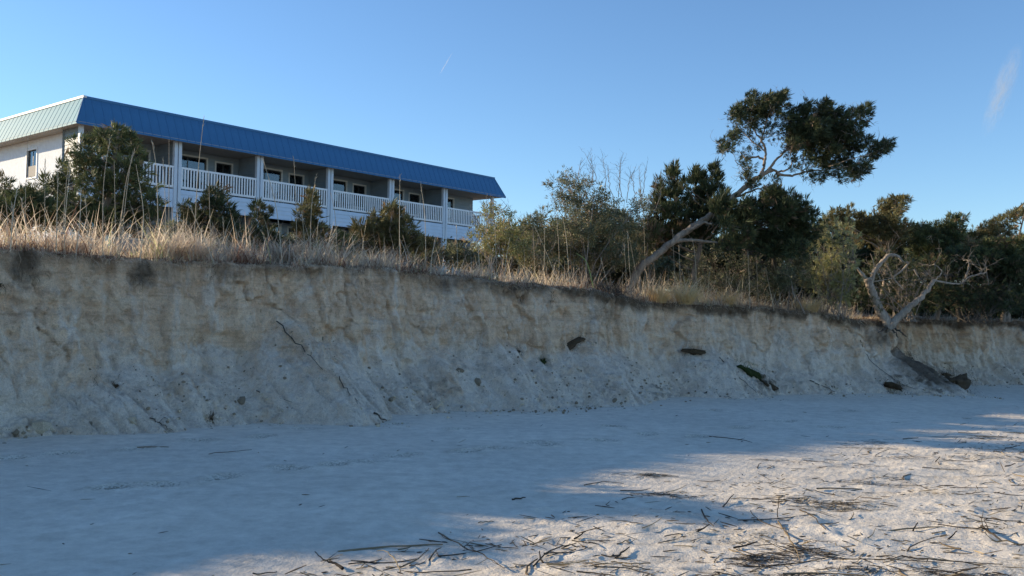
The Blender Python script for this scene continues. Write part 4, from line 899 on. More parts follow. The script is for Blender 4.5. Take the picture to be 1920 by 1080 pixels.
shrub('leafy_shrub', 'dark myrtle bank in the back row behind the tall thicket', 1060, 28.0,
      [(960, 440, 30, 20), (1000, 450, 34, 24), (1050, 440, 36, 26), (1100, 430, 36, 26), (1150, 425, 36, 28), (1195, 440, 30, 26), (980, 480, 40, 20), (1050, 480, 44, 22), (1120, 480, 44, 22), (1180, 480, 40, 22), (900, 490, 44, 18), (960, 505, 44, 18), (1030, 515, 44, 18), (1100, 520, 44, 20), (1170, 525, 44, 20), (1220, 520, 40, 24), (1060, 500, 50, 24), (1120, 505, 50, 24), (1175, 505, 50, 26), (1230, 500, 44, 26), (1280, 510, 44, 26)], 'myrtle', 0.19, 0.22, 10)
cedar('windswept_cedar', 'dark low cedar sweeping down to the bluff edge right of the forked tree', 1800, 24.3,
      [(1755, 490, 26, 12), (1800, 482, 30, 12), (1850, 492, 30, 12), (1900, 498, 30, 13), (1780, 510, 30, 12, .6), (1835, 515, 32, 12, .6), (1890, 520, 32, 12, .6), (1930, 505, 28, 16), (1720, 500, 18, 10, .6), (1770, 545, 30, 12, .5), (1840, 552, 34, 12, .5), (1905, 556, 34, 12, .5)], leaf='cedar_dark', r0=0.06, updir=0.1, dens=0.8, bark_='dark_twig', twig_n=24)
for i, (px_, Y_, rows_, lab) in enumerate((
        (1700, 23.6, [(1660, 490, 40, 26, .05), (1700, 500, 40, 26, .05), (1740, 510, 36, 24, .05), (1690, 535, 44, 20, .15), (1640, 520, 30, 24, .15), (1700, 565, 50, 20, .2), (1640, 560, 30, 24, .2)], 'grey dead twig thicket between the forks of the dead tree'),
        (1830, 24.0, [(1780, 505, 40, 22, .05), (1830, 500, 40, 22, .05), (1880, 505, 40, 22, .05), (1920, 510, 36, 24, .05), (1800, 535, 44, 18, .15), (1870, 540, 44, 18, .15), (1780, 560, 50, 16, .25), (1850, 568, 50, 16, .25), (1915, 568, 44, 16, .25)], 'grey dead twig thicket below the bright green cedar at the right edge'))):
    shrub('dead_thicket', lab, px_, Y_, rows_, 'cedar_dark', 0.12, 0.8, stems=30, stem_m=('twig', 'dark_twig')[i], sr=0.012, templ=TUFT)  # dark leaves, and dark stems on the second, put canopy shade into the colour
def hedge_bank(px, Y, rows, label): shrub('leafy_shrub', label, px, Y, rows, 'myrtle', 0.17, 0.2, 8)
hedge_bank(560, 24.5, [(330, 440, 40, 18), (420, 445, 44, 18), (500, 455, 40, 14), (560, 460, 40, 12), (640, 470, 44, 12), (720, 476, 44, 12), (800, 480, 44, 12), (860, 478, 40, 16)], 'low dark myrtle bank along the foot of the hotel')

# ---- forked dead tree on the edge
def forked_tree():
    Y = 22.9; b0 = at(1668, 612, Y); base = b0.copy(); rt_ = empty('forked_dead_tree', base); off = -base
    A = lambda x, y, d=0.0: at(x, y, Y + d) + off
    limb('trunk', [A(1672, 618), A(1660, 598), A(1648, 578), A(1638, 555), A(1630, 532), A(1626, 522)], 0.13, 0.085, 'deadwood', rt_, 10, 0.03)
    limb('trunk', [A(1666, 616, -.05), A(1690, 590, -.1), A(1712, 570, -.15), A(1735, 548, -.1), A(1752, 524, -.1)], 0.10, 0.045, 'deadwood', rt_, 10, 0.03)
    limb('limb', [A(1632, 533), A(1640, 508), A(1655, 490), A(1666, 479), A(1682, 480), A(1692, 490)], 0.06, 0.03, 'deadwood', rt_, 9, 0.02)
    limb('limb', [A(1630, 530), A(1617, 515), A(1608, 503), A(1602, 488)], 0.06, 0.02, 'deadwood', rt_, 8, 0.02)
    limb('limb', [A(1692, 490), A(1702, 494), A(1690, 508), A(1676, 520), A(1684, 532), A(1694, 543)], 0.028, 0.012, 'deadwood', rt_, 7, 0.0)
    limb('limb', [A(1714, 505, .1), A(1724, 524, .1)], 0.022, 0.016, 'deadwood', rt_, 6, 0.0)
    limb('limb', [A(1630, 528), A(1650, 526, -.1), A(1672, 522, -.1)], 0.018, 0.008, 'deadwood', rt_, 6)
    limb('limb', [A(1650, 523), A(1640, 500), A(1632, 475)], 0.016, 0.006, 'deadwood', rt_, 6)
    limb('limb', [A(1752, 526, -.1), A(1775, 530, .1), A(1800, 532, .2), A(1816, 520, .2), A(1850, 510, .3)], 0.028, 0.012, 'deadwood', rt_, 6)
    limb('limb', [A(1752, 526, -.1), A(1766, 510, 0), A(1752, 495, .1)], 0.02, 0.008, 'deadwood', rt_, 6)
    limb('limb', [A(1810, 520, .2), A(1816, 500, .3), A(1815, 488, .3)], 0.02, 0.006, 'deadwood', rt_, 6)
    tw = MB()
    for (x, y) in ((1692, 542), (1752, 524), (1602, 488), (1850, 510), (1815, 488), (1752, 495), (1800, 532), (1840, 512), (1775, 530), (1724, 524), (1672, 522)):
        twigs(tw, [A(x, y, .1)] * 3, [unit(rng.normal(size=3) + np.array([.4, 0, .3])) for _ in range(3)], 0.4, 0.008, 3, 2, 0.1)
    tag(tw.build('twigs', M['twig'], rt_), kind='stuff')
    rr = MB()                                             # roots spilling down the slope
    for (x, y, x2, y2) in ((1672, 612, 1700, 632), (1668, 612, 1684, 634), (1664, 612, 1646, 624)):
        a, e = A(x, y), A(x2, y2, -.25); P = wob(spline([a, (a + e) / 2 + np.array([0, -.05, .0]), e], 6), 0.04, x2); rr.tube(P, np.linspace(0.035, 0.008, len(P)), 5, .4)
    tag(rr.build('roots', M['dark_twig'], rt_), kind='stuff')
    tag(rt_, 'forked dead tree with two bare pale trunks on the bluff edge', 'tree')
forked_tree()

# ================================================================== GRASS AND REEDS ON THE EDGE
def blade_strip(mb, P, H, AZ_, LEAN, CURL, W, T, seg=4):
    """curved grass blades: P base, H height, AZ_ lean direction, LEAN start angle, CURL extra bend to the tip"""
    n = len(P); t = np.linspace(0, 1, seg + 1)
    ang = LEAN[:, None] + CURL[:, None] * t[None] ** 1.5
    ds = H[:, None] / seg
    hx = np.cumsum(np.sin(ang) * ds, 1) - np.sin(ang[:, :1]) * ds; hz = np.cumsum(np.cos(ang) * ds, 1) - np.cos(ang[:, :1]) * ds
    c = np.stack([P[:, None, 0] + hx * np.sin(AZ_)[:, None], P[:, None, 1] + hx * np.cos(AZ_)[:, None], P[:, None, 2] + hz], -1)
    wa = AZ_ + np.pi / 2 + rng.normal(0, 0.7, n)
    wd = (W[:, None] * (1 - 0.9 * t[None] ** 1.6))[..., None] * np.stack([np.sin(wa), np.cos(wa), np.zeros(n)], -1)[:, None]
    V = np.stack([c - wd, c + wd], 2).reshape(-1, 3)
    k = np.arange(seg) * 2; F1 = np.stack([k, k + 1, k + 3, k + 2], -1)
    F = (F1[None] + (np.arange(n) * (seg + 1) * 2)[:, None, None]).reshape(-1, 4)
    mb.add(V, F, np.repeat(np.clip(T, 0, 1), (seg + 1) * 2))
_pxs = np.array([-200, 0, 130, 200, 260, 330, 400, 470, 530, 580, 640, 740, 800, 900, 1000, 1080, 1130, 1180, 1250, 1400, 1470, 1490, 1560, 1610, 1640, 1700, 1800, 2100])
_hh = np.array([.34, .34, .40, .42, .36, .42, .40, .38, .34, .42, .36, .34, .24, .24, .26, .26, .24, .34, .40, .34, .22, .34, .30, .22, .12, .12, .14, .14])
_dd = np.array([.9, .9, 1., 1., .9, 1., .9, .7, .7, 1., 1.1, 1.0, .9, .9, .9, .8, .7, 1.1, 1.25, 1.0, .5, 1.0, .8, .4, .2, .3, .4, .4])
_tt = np.array([.30, .32, .42, .48, .50, .50, .48, .42, .36, .46, .42, .42, .36, .38, .45, .38, .22, .5, .62, .60, .45, .45, .50, .4, .3, .3, .35, .35])
def col_px(P): return 960 + F_PX * P[:, 0] / np.maximum(P[:, 1], 0.5)
def grass_field(n, d_lo, d_hi, pw, hscale, wmin, wmax, curl, seed, seg=4):
    g = np.random.default_rng(seed)
    s = g.uniform(-9.0, 27.5, n); d = d_lo + (d_hi - d_lo) * g.uniform(0, 1, n) ** pw
    P = edge_pt(s, d); P[:, 2] -= 0.01
    px = col_px(P)
    dens = np.interp(px, _pxs, _dd) * (0.12 + 1.25 * ss(-0.15, 0.4, fbm(s * 2.1, d * 2.1, 4.0, 3)))
    keep = g.uniform(0, 1.25, n) < dens
    P, px, s, d = P[keep], px[keep], s[keep], d[keep]; m_ = len(P)
    cl = fbm(s * 2.6, d * 2.6, 8.0, 2)
    H = np.interp(px, _pxs, _hh) * hscale * g.lognormal(-0.05, 0.45, m_) * (1 + 0.8 * cl) * ss(-0.25, 0.35, d + 0.05)
    H = np.clip(H, 0.05, 0.95)
    T = np.interp(px, _pxs, _tt) + 0.14 + 0.24 * g.normal(size=m_) + 0.22 * fbm(s * 0.9, d * 0.9, 15.0, 2) - 0.34 * ss(0.4, 0.0, d)
    green = (g.uniform(0, 1, m_) < 0.035 + 0.25 * np.exp(-((px - 270) / 40) ** 2) * (d < 0.5)); T = np.where(green, g.uniform(0.92, 1, m_), np.minimum(T, 0.9))
    mb = MB(); blade_strip(mb, P, H, g.uniform(0, 2 * np.pi, m_) * 0.75 + 0.4, np.abs(g.normal(0, 0.30, m_)), g.uniform(0.1, curl, m_) * (0.5 + g.uniform(0, 1, m_)), g.uniform(wmin, wmax, m_), T, seg)
    return mb
gm = grass_field(66000, -0.03, 3.4, 1.5, 1.25, 0.003, 0.0085, 2.4, 5)
o = gm.build('dry_grass', M['grass']); tag(o, 'dry tan grass growing along the top edge of the bluff', 'grass', kind='stuff')
gm = grass_field(40000, -0.10, 0.5, 1.0, 0.40, 0.0035, 0.008, 2.4, 9, 3)
o = gm.build('low_dead_grass', M['grass']); tag(o, 'short reddish dead grass matted on the lip of the bluff', 'grass', kind='stuff')
# dead grass and rootlets hanging over the lip
def fringe(n, seed):
    g = np.random.default_rng(seed); s = g.uniform(-2.6, 27.5, n); dens = ss(-0.25, 0.4, fbm(s * 1.2, 3.0, 0, 3)); s = s[g.uniform(0, 1, n) < dens * 0.9 + 0.1]; n = len(s)
    xy = base_xy(s) + inland(s) * (lip_w(s) - 0.07 - 0.04 * g.uniform(0, 1, n))[:, None]; P = np.c_[xy, lip_z(s) + g.uniform(-0.07, 0.02, n)]
    ni = inland(s); az = np.arctan2(-ni[:, 0], -ni[:, 1]) + g.normal(0, 0.6, n)
    mb = MB(); blade_strip(mb, P, g.lognormal(-2.3, 0.5, n), az, g.uniform(0.9, 1.7, n), g.uniform(0.6, 1.5, n), g.uniform(0.002, 0.005, n), g.uniform(0, 1, n)); return mb
o = fringe(8000, 47).build('drooping_grass', M['grass']); tag(o, 'dry grass drooping over the lip of the bluff', 'grass', kind='stuff')
o = fringe(4500, 31).build('hanging_roots', M['turf']); tag(o, 'dark rootlets and dead grass hanging over the lip', 'roots', kind='stuff')

# ---- arching grass clumps one can tell apart
def clump(px, Y, h, n, label, tintc=0.55, spread=0.22, m='grass'):
    base = root_of(px, Y, 0.02); g = np.random.default_rng(int(px)); rt_ = None
    a = g.uniform(0, 2 * np.pi, n); r_ = spread * np.sqrt(g.uniform(0, 1, n)); P = np.c_[np.sin(a) * r_ * 0.6, np.cos(a) * r_ * 0.6, np.zeros(n)]
    mb = MB(); blade_strip(mb, P, h * g.uniform(0.55, 1.35, n), a + g.normal(0, .5, n), g.uniform(0.02, 0.4, n), g.uniform(0.7, 2.6, n), g.uniform(0.003, 0.0065, n), g.normal(tintc, 0.14, n), 6)
    o = mb.build('grass_clump', M[m]); o.location = base
    tag(o, label, 'grass clump')
clump(318, 14.6, 0.62, 700, 'large arching tan grass clump in front of the first balcony post')
clump(365, 15.0, 0.62, 420, 'arching tan grass clump right of the largest clump')
clump(532, 16.4, 0.55, 420, 'pinkish arching grass clump below the third balcony', .45)
clump(700, 17.6, 0.50, 420, 'straw-coloured arching grass clump left of the broad cedar', .6)
clump(450, 15.6, 0.5, 260, 'thin grey-tan grass clump before the second balcony post', .5)
clump(130, 13.6, 0.48, 380, 'tan grass clump in front of the big cedar', .5)
clump(1285, 20.9, 0.55, 600, 'golden grass clump under the leaning trunk', .6, .3, 'grass_gold')
clump(1235, 20.7, 0.5, 500, 'golden grass clump at the foot of the leaning trunk', .5, .3, 'grass_gold')
clump(1515, 22.3, 0.42, 500, 'pale golden grass tuft left of the feathery shrub', .5, .35, 'grass_gold')
clump(1360, 21.6, 0.42, 420, 'golden grass clump before the dark dead tangle', .5, .3, 'grass_gold')
b_ = MB(); g_ = np.random.default_rng(77)
for k in range(150):
    twigs(b_, [np.array([g_.normal(0, .35), g_.normal(0, .12), 0])], [np.array([g_.normal(), g_.normal(), .8])], 0.24, 0.005, 3, 2, 0.0)
o = b_.build('dead_brush', M['dark_twig']); o.location = root_of(1128, 19.9, 0.02); tag(o, 'low dark brown dead brush on the lip below the tall thicket', 'brush')

# ---- tall reed stalks: base pixel, (bend), top pixel
STK = [((17, 445), (32, 355)), ((45, 458), (48, 360), (53, 255)), ((84, 423), (85, 303)), ((103, 403), (109, 325)), ((113, 417), (123, 360), (130, 295)), ((118, 403), (131, 318)), ((191, 442), (194, 350), (206, 261)), ((215, 420), (214, 303)),
       ((218, 427), (235, 350), (252, 282)), ((221, 425), (240, 340), (248, 290)), ((261, 444), (269, 400), (255, 308)), ((65, 430), (40, 372)), ((30, 440), (22, 385)), ((140, 425), (152, 352)), ((165, 430), (160, 372)),
       ((296, 397), (294, 330), (286, 267)), ((315, 406), (317, 330), (317, 261)), ((308, 402), (306, 300)), ((360, 424), (371, 330), (382, 222)), ((395, 456), (393, 390), (391, 320)), ((400, 477), (375, 430), (358, 391)), ((418, 468), (418, 410)),
       ((529, 468), (518, 390), (493, 297)), ((557, 444), (554, 360), (551, 297)), ((580, 441), (584, 390), (593, 329)), ((632, 462), (629, 410), (620, 361)), ((749, 490), (749, 420), (750, 329)), ((798, 477), (797, 410), (789, 346)), ((780, 483), (755, 441)),
       ((807, 480), (816, 447)), ((858, 499), (856, 425)), ((900, 505), (896, 460), (887, 428)), ((660, 478), (660, 445)), ((562, 470), (566, 400)), ((596, 445), (598, 400)),
       ((946, 511), (955, 450)), ((931, 490), (928, 419)), ((1002, 500), (999, 426)), ((1018, 497), (1021, 426)), ((1047, 497), (1044, 405)), ((1069, 509), (1062, 450), (1055, 405)), ((1052, 509), (1002, 423)), ((1150, 515), (1127, 485)), ((1210, 485), (1207, 414)), ((1174, 503), (1170, 458)),
       ((1187, 491), (1177, 435)), ((1207, 491), (1180, 444)), ((1266, 515), (1261, 432)), ((1279, 524), (1273, 461)), ((1309, 530), (1303, 480), (1297, 444)), ((1406, 549), (1402, 473)), ((1423, 549), (1417, 461)), ((1467, 553), (1452, 500), (1440, 478)), ((1452, 553), (1436, 503))]
ORD = ['first', 'second', 'third', 'fourth', 'fifth', 'sixth', 'seventh', 'eighth', 'ninth', 'tenth', 'eleventh', 'twelfth', 'thirteenth', 'fourteenth']
SPECIAL = {18: 'tallest bare reed stalk, crossing the blue roof near the second balcony', 1: 'tall bare reed stalk in front of the small end-wall window', 10: 'kinked bare reed stalk at the right side of the big cedar', 26: 'upright bare reed stalk in front of the broad olive cedar',
           20: 'slanting bare reed stalk leaning left under the second balcony', 41: 'slanting reed stalk leaning left before the dark low shrub', 22: 'curved reed stalk reaching the third balcony from below'}
def zone(x): return 0 if x < 280 else 1 if x < 440 else 2 if x < 920 else 3 if x < 1215 else 4
ZN = ['before the big cedar', 'before the first two balconies', 'before the right half of the hotel', 'before the leafy thicket', 'under the leaning cedar']
_rank = {}
for z_ in range(5):
    for r_, k_ in enumerate(sorted((k for k in range(len(STK)) if k not in SPECIAL and zone(STK[k][0][0]) == z_), key=lambda k: STK[k][0][0])): _rank[k_] = (r_, z_)
def stalk_label(k, x):
    if k in SPECIAL: return SPECIAL[k]
    r_, z_ = _rank[k]; return ORD[r_] + ' bare reed stalk from the left ' + ZN[z_]
_cnt = {}
for k, pts in enumerate(STK):
    bx_, by_ = pts[0]; s = s_of_px(bx_); lipP = edge_pt(np.array([s]), np.array([0.25 + 0.9 * ((k * 37) % 10) / 10.0]))[0]
    Y = lipP[1]; base = root_of(bx_, Y, 0.03); mm = random.uniform(-.1, .3)
    W_ = [np.zeros(3)] + [at(x, y, Y + mm) - base for x, y in pts[1:]]
    if len(W_) == 2: W_ = [W_[0], W_[0] * .5 + W_[1] * .5 + rng.normal(size=3) * 0.02, W_[1]]
    P = spline(W_, 5); b_ = MB(); r0 = random.uniform(0.006, 0.0085) * (1.25 if k == 18 else 1)
    b_.tube(P, np.linspace(r0, r0 * 0.42, len(P)), 5, random.random())
    o = b_.build('reed_stalk', M['stalk'], None, True); o.location = base
    if k % 3 != 1:
        h_ = MB(); d_ = unit(P[-1] - P[-3]); q = P[-1] - d_ * 0.16
        for j in range(10):
            a = q + d_ * 0.018 * j; h_.tube([a, a + unit(d_ * 1.6 + rng.normal(size=3) * 0.45) * 0.06], [0.004, 0.001], 3, random.random())
        h_.build('seed_head', M['stalk'], o); 
    L = stalk_label(k, bx_); tag(o, L, 'reed stalk', 'tall bare reed stalks along the bluff edge')
for (pts, lab) in ((((1115, 509), (1100, 492), (1081, 475)), 'bright green reed lying at a slant before the tall thicket'),):
    s = s_of_px(pts[0][0]); Y = edge_pt(np.array([s]), np.array([0.35]))[0][1]; base = root_of(pts[0][0], Y)
    P = spline([np.zeros(3)] + [at(x, y, Y) - base for x, y in pts[1:]], 5); b_ = MB(); b_.tube(P, np.linspace(0.012, 0.006, len(P)), 5, .7)
    o = b_.build('green_reed', M['green_stalk'], None, True); o.location = base; tag(o, lab, 'reed stalk')

# ================================================================== THINGS ON THE BLUFF FACE AND AT ITS FOOT
def turf_lump(px, rel, size, flat, label, m='turf', n=160, ball=0.8):
    n = int(n * 2.2)
    p, ni = face_pt(px, rel); g = np.random.default_rng(int(px * 7 + rel * 100)); mb = MB()
    u = unit(g.normal(size=(14, 3))); u2 = np.linspace(0, np.pi, 9); v2 = np.linspace(0, 2 * np.pi, 15)
    U, Vv = np.meshgrid(u2, v2, indexing='ij'); S = np.stack([np.sin(U) * np.cos(Vv), np.sin(U) * np.sin(Vv), np.cos(U)], -1)
    rr = 0.8 + 0.75 * fbm(S[..., 0] * 2.2 + px, S[..., 1] * 2.2, S[..., 2] * 2.2, 3)
    B = S * rr[..., None] * np.array([size, size * 0.5, size * flat]); B[:, -1] = B[:, 0]
    mb.add(B.reshape(-1, 3) * ball, grid_faces(*U.shape), 0.25)
    k = g.integers(0, U.size, n); Q = B.reshape(-1, 3)[k]; d = unit(Q + g.normal(size=Q.shape) * size * 0.5 + np.array([0, 0, -.3 * size]))
    Q = Q + g.normal(size=Q.shape) * size * 0.14
    blade_strip(mb, Q, g.uniform(0.04, 0.16, n), np.arctan2(d[:, 0], d[:, 1]), np.arccos(np.clip(d[:, 2], -1, 1)), g.uniform(0, 1, n), g.uniform(0.002, 0.005, n), g.uniform(0.2, 1, n))
    o = mb.build('turf_clump', M[m], None, True); o.location = p + np.array([*(ni * size * 0.12), 0.0]); tilt = random.uniform(-.25, .25)
    o.rotation_euler = (0, tilt, math.atan2(-ni[0], ni[1])); tag(o, label, 'turf clump'); return o
turf_lump(1112, 0.50, 0.40, 0.26, 'dark fallen turf clump on the mound below the dead brush').rotation_euler[1] = -0.55
turf_lump(1005, 0.42, 0.24, 0.3, 'small dark turf clump on the slope left of the green tuft')
turf_lump(1050, 0.33, 0.18, 0.5, 'small green tuft half buried in slid sand', 'moss', 260)
turf_lump(1350, 0.46, 0.56, 0.16, 'long dark turf slab capping a mound of slid sand').rotation_euler[1] = 0.12
turf_lump(1432, 0.24, 0.52, 0.20, 'dark green turf slab sliding down to the beach', 'moss', 300).rotation_euler[1] = 0.5
turf_lump(1462, 0.09, 0.38, 0.26, 'brown turf clump at the foot below the green slab').rotation_euler[1] = 0.5
turf_lump(1682, 0.08, 0.46, 0.22, 'red-brown turf slab at the foot of the bluff below the forked tree').rotation_euler[1] = 0.35
turf_lump(1832, 0.28, 0.42, 0.75, 'big dark turf ball fallen against the bluff at the right', 'turf', 320)
turf_lump(1905, 0.12, 0.3, 0.4, 'dark turf clump at the foot of the bluff at the right edge')
turf_lump(1775, 0.12, 0.75, 0.35, 'dark heap of roots and turf at the foot of the slope', 'turf', 420)
turf_lump(118, 0.90, 0.20, 0.9, 'dark root tuft hanging below the lip in front of the big cedar', 'turf', 81, 0.12)
turf_lump(318, 0.90, 0.17, 0.9, 'dark root tuft hanging below the lip under the largest grass clump', 'turf', 81, 0.12)
turf_lump(450, 0.93, 0.08, 0.9, 'small dark root tuft hanging below the lip under the second balcony', 'turf', 30, 0.12)
turf_lump(735, 0.95, 0.10, 0.8, 'small dark root tuft hanging below the lip under the broad cedar', 'turf', 35, 0.12)
turf_lump(1022, 0.93, 0.10, 0.9, 'small dark root tuft hanging below the lip under the dark low shrub', 'turf', 35, 0.12)
turf_lump(1075, 0.92, 0.09, 0.9, 'small dark root tuft hanging below the lip left of the dead brush', 'turf', 35, 0.12)
turf_lump(45, 0.80, 0.10, 0.3, 'dark root stub in the bluff face near the left edge', 'turf', 60)
turf_lump(393, 0.04, 0.08, 0.6, 'small twiggy weed at the foot of the bluff at the left', 'turf', 140)
turf_lump(245, 0.24, 0.22, 0.3, 'dark soil lump on the slid sand at the left', 'turf', 60)
# roots and sticks on the face
def face_stick(pts, r, label, m='dark_twig', cat='root', name='root'):
    W_ = []
    for (px, rel, out) in pts:
        p, ni = face_pt(px, rel); W_.append(p - np.array([*(ni * out * 0.35), 0]) + np.array([0, 0, 0.004]))
    base = W_[0]; P = wob(spline([q - base for q in W_], 5), 0.07, pts[0][0]); b_ = MB(); b_.tube(P, np.linspace(r, r * 0.3, len(P)) * 0.62, 6, .4)
    twigs(b_, P[3::4], [unit(rng.normal(size=3) + np.array([.3, -.3, -.4])) for _ in P[3::4]], 0.14, r * 0.25, 1, 1, -0.1)
    o = b_.build(name, M[m], None, True); o.location = base; tag(o, label, cat); return o
face_stick([(1812, 0.95, .05), (1820, 0.75, .12), (1832, 0.5, .12), (1846, 0.25, .08), (1856, 0.1, .05)], 0.035, 'long dark root hanging down the bluff at the right')
face_stick([(1815, 0.98, .08), (1818, 0.85, .15), (1819, 0.72, .16)], 0.03, 'short pale broken root at the lip at the right', 'twig')
face_stick([(1755, 0.9, .05), (1768, 0.6, .1), (1772, 0.4, .1)], 0.02, 'thin dark root hanging beside the forked tree')
face_stick([(1655, 0.72, .03), (1672, 0.45, .06), (1690, 0.15, .06), (1700, 0.02, .05)], 0.014, 'thin dark root running down below the forked tree')
face_stick([(1372, 0.42, .04), (1390, 0.2, .05), (1400, 0.05, .05)], 0.02, 'brown root running down the mound below the turf slab')
face_stick([(1540, 0.16, .05), (1575, 0.03, .06)], 0.022, 'dark stick leaning on the foot of the bluff', cat='stick', name='stick')
face_stick([(1318, 0.05, .05), (1345, 0.01, .06)], 0.022, 'short dark stick at the foot below the long turf slab', cat='stick', name='stick')
face_stick([(636, 0.06, .05), (668, 0.005, .12)], 0.026, 'short dark driftwood stick at the foot of the bluff', cat='stick', name='stick')
face_stick([(265, 0.09, .06), (290, 0.02, .1)], 0.016, 'thin dark stick at the foot of the bluff near the left', cat='stick', name='stick')
face_stick([(495, 0.19, .05), (528, 0.13, .07)], 0.014, 'forked dark twig on the slid sand below the second balcony', cat='stick', name='stick')
face_stick([(190, 0.2, .06), (215, 0.32, .06)], 0.010, 'thin bent dark twig on the slid sand at the left', cat='stick', name='stick')
face_stick([(560, 0.62, .02), (572, 0.45, .05), (580, 0.32, .05)], 0.018, 'grey root down the tall mound of slid sand')
face_stick([(596, 0.28, .04), (606, 0.12, .05)], 0.014, 'short grey root low on the tall mound of slid sand')
# soil clods: the large ones each their own thing, the rest as loose debris
def clod_mesh(seed, name='soil_clod'):
    u2 = np.linspace(0, np.pi, 5); v2 = np.linspace(0, 2 * np.pi, 7)
    U, Vv = np.meshgrid(u2, v2, indexing='ij'); S = np.stack([np.sin(U) * np.cos(Vv), np.sin(U) * np.sin(Vv), np.cos(U)], -1)
    rr = 1 + 0.5 * fbm(S[..., 0] * 1.3 + seed * 7, S[..., 1] * 1.3, S[..., 2] * 1.3, 2); B = S * rr[..., None] * np.array([1, 0.8, 0.7]); B[:, -1] = B[:, 0]
    return B.reshape(-1, 3), grid_faces(5, 7)
CL = [clod_mesh(i) for i in range(6)]
M['clod'] = simple('sandy_clod', (0.55, 0.46, 0.34), 0.95, 0.3, 14, 0.1, 0, 0.8)
M['clod_dark'] = simple('dark_soil_clod', (0.26, 0.21, 0.15), 0.95, 0.3, 14, 0.1, 0, 0.8)
_cm = [mesh_np('soil_clod', V, F, False) for V, F in CL]
for k, (px, rel, sz, dk, lab) in enumerate(((105, 0.05, .17, 0, 'largest tan soil block at the foot of the bluff at the left'), (60, 0.03, .06, 1, 'small brown soil clod at the foot left of the largest block'), (172, 0.06, .07, 1, 'small dark soil clod right of the largest block'),
        (232, 0.08, .09, 0, 'tan soil clod on the sand apron below the dark soil lump'), (470, 0.13, .08, 1, 'dark soil clod below the second balcony post'), (808, 0.05, .10, 0, 'orange-brown soil block at the foot below the broad cedar'), (648, 0.50, .06, 1, 'dark clod stuck in the tall mound of slid sand'),
        (730, 0.10, .07, 1, 'dark clod at the foot right of the driftwood stick'), (905, 0.2, .09, 1, 'dark clod on the debris fan under the yellow-green shrub'), (880, 0.27, .08, 1, 'dark clod high on the debris fan under the yellow-green shrub'), (1110, 0.05, .06, 1, 'dark clod at the foot below the fallen turf clump'), (1055, 0.02, .05, 1, 'small dark clod at the foot below the green tuft'))):
    p, ni = face_pt(px, rel); o = obj('soil_clod', _cm[k % 6].copy(), M['clod_dark' if dk else 'clod']); o.location = p + np.array([*(ni * sz * 0.15), -sz * 0.2]); o.scale = (sz, sz, sz); o.rotation_euler = (k, k * 2.1, k * 0.7)
    tag(o, lab, 'soil clod', 'fallen soil clods')
mbd = [MB(), MB()]; g_ = np.random.default_rng(8)
for k in range(4200):
    s = g_.uniform(-2.5, 26); i = int(np.argmin(np.abs(_us - s))); T_ = _tal(_us[i]); z_ = T_ * g_.uniform(0.0, 1.1) ** 1.3 if g_.uniform() > .33 else 0.0
    if not np.isfinite(z_): z_ = 0.02
    if pn(s * 0.8, z_ * 1.2, 3.0) < -0.10 and g_.uniform() < .85: continue
    j = 9 + int(np.argmin(np.abs(_blZ[i, 9:] - z_))); p = P1[i, j]; sz = 0.008 + 0.03 * g_.uniform() ** 4
    V, F = CL[k % 6]; a = g_.uniform(0, 6.3); Rz = np.array([[math.cos(a), -math.sin(a), 0], [math.sin(a), math.cos(a), 0], [0, 0, 1]])
    out_ = np.array([*(-nin[i] * (0.0 if z_ > 0.02 else 0.9 * g_.uniform(0, 1) ** 2.2)), 0.0])
    mbd[int(g_.uniform() < 0.5)].add((V @ Rz.T) * sz + p + out_, F)
for mb_, mk in zip(mbd, ('clod', 'clod_dark')):
    o = mb_.build('bluff_debris', M[mk]); tag(o, ('tan' if mk == 'clod' else 'dark brown') + ' crumbs of fallen soil on the slid sand', 'debris', kind='stuff')

# ================================================================== WRACK ON THE BEACH
def bz(x, y):
    i = min(max(int(np.searchsorted(_gx, x)) - 1, 0), len(_gx) - 2); j = min(max(int(np.searchsorted(_gy, y)) - 1, 0), len(_gy) - 2)
    a = (x - _gx[i]) / (_gx[i + 1] - _gx[i]); b = (y - _gy[j]) / (_gy[j + 1] - _gy[j])
    return float((Z[j, i] * (1 - a) + Z[j, i + 1] * a) * (1 - b) + (Z[j + 1, i] * (1 - a) + Z[j + 1, i + 1] * a) * b)
def stick_path(L, seed, bend=0.12, lift=0.0):
    g = np.random.default_rng(seed); n = 7; t = np.linspace(-0.5, 0.5, n)
    c = g.uniform(-bend, bend); z = np.maximum(0, g.normal(0, 0.006, n)) + lift * (t + 0.5) ** 1.5
    return np.c_[t * L, c * L * (1 - 4 * t * t) + g.normal(0, 0.008, n) * L, z]
_sm = []
for i in range(16):
    b_ = MB(); L = [0.16, 0.22, 0.3, 0.4, 0.5, 0.65][i % 6]; P = stick_path(1.0, i, 0.10 + 0.12 * (i % 3 == 0), 0.05 * (i % 4 == 0)); P[:, 2] += 0.006
    b_.tube(P * np.array([L, L, 1]), np.linspace(0.006, 0.0035, 7) * (1 + (i % 5 == 0) * 0.6), 5, random.random()); me_ = mesh_np('fallen_reed', np.concatenate(b_.V), np.concatenate(b_.F), True, tint=np.full(b_.n, (i * 0.37) % 1.0)); me_.materials.append(M['wrack']); _sm.append(me_)
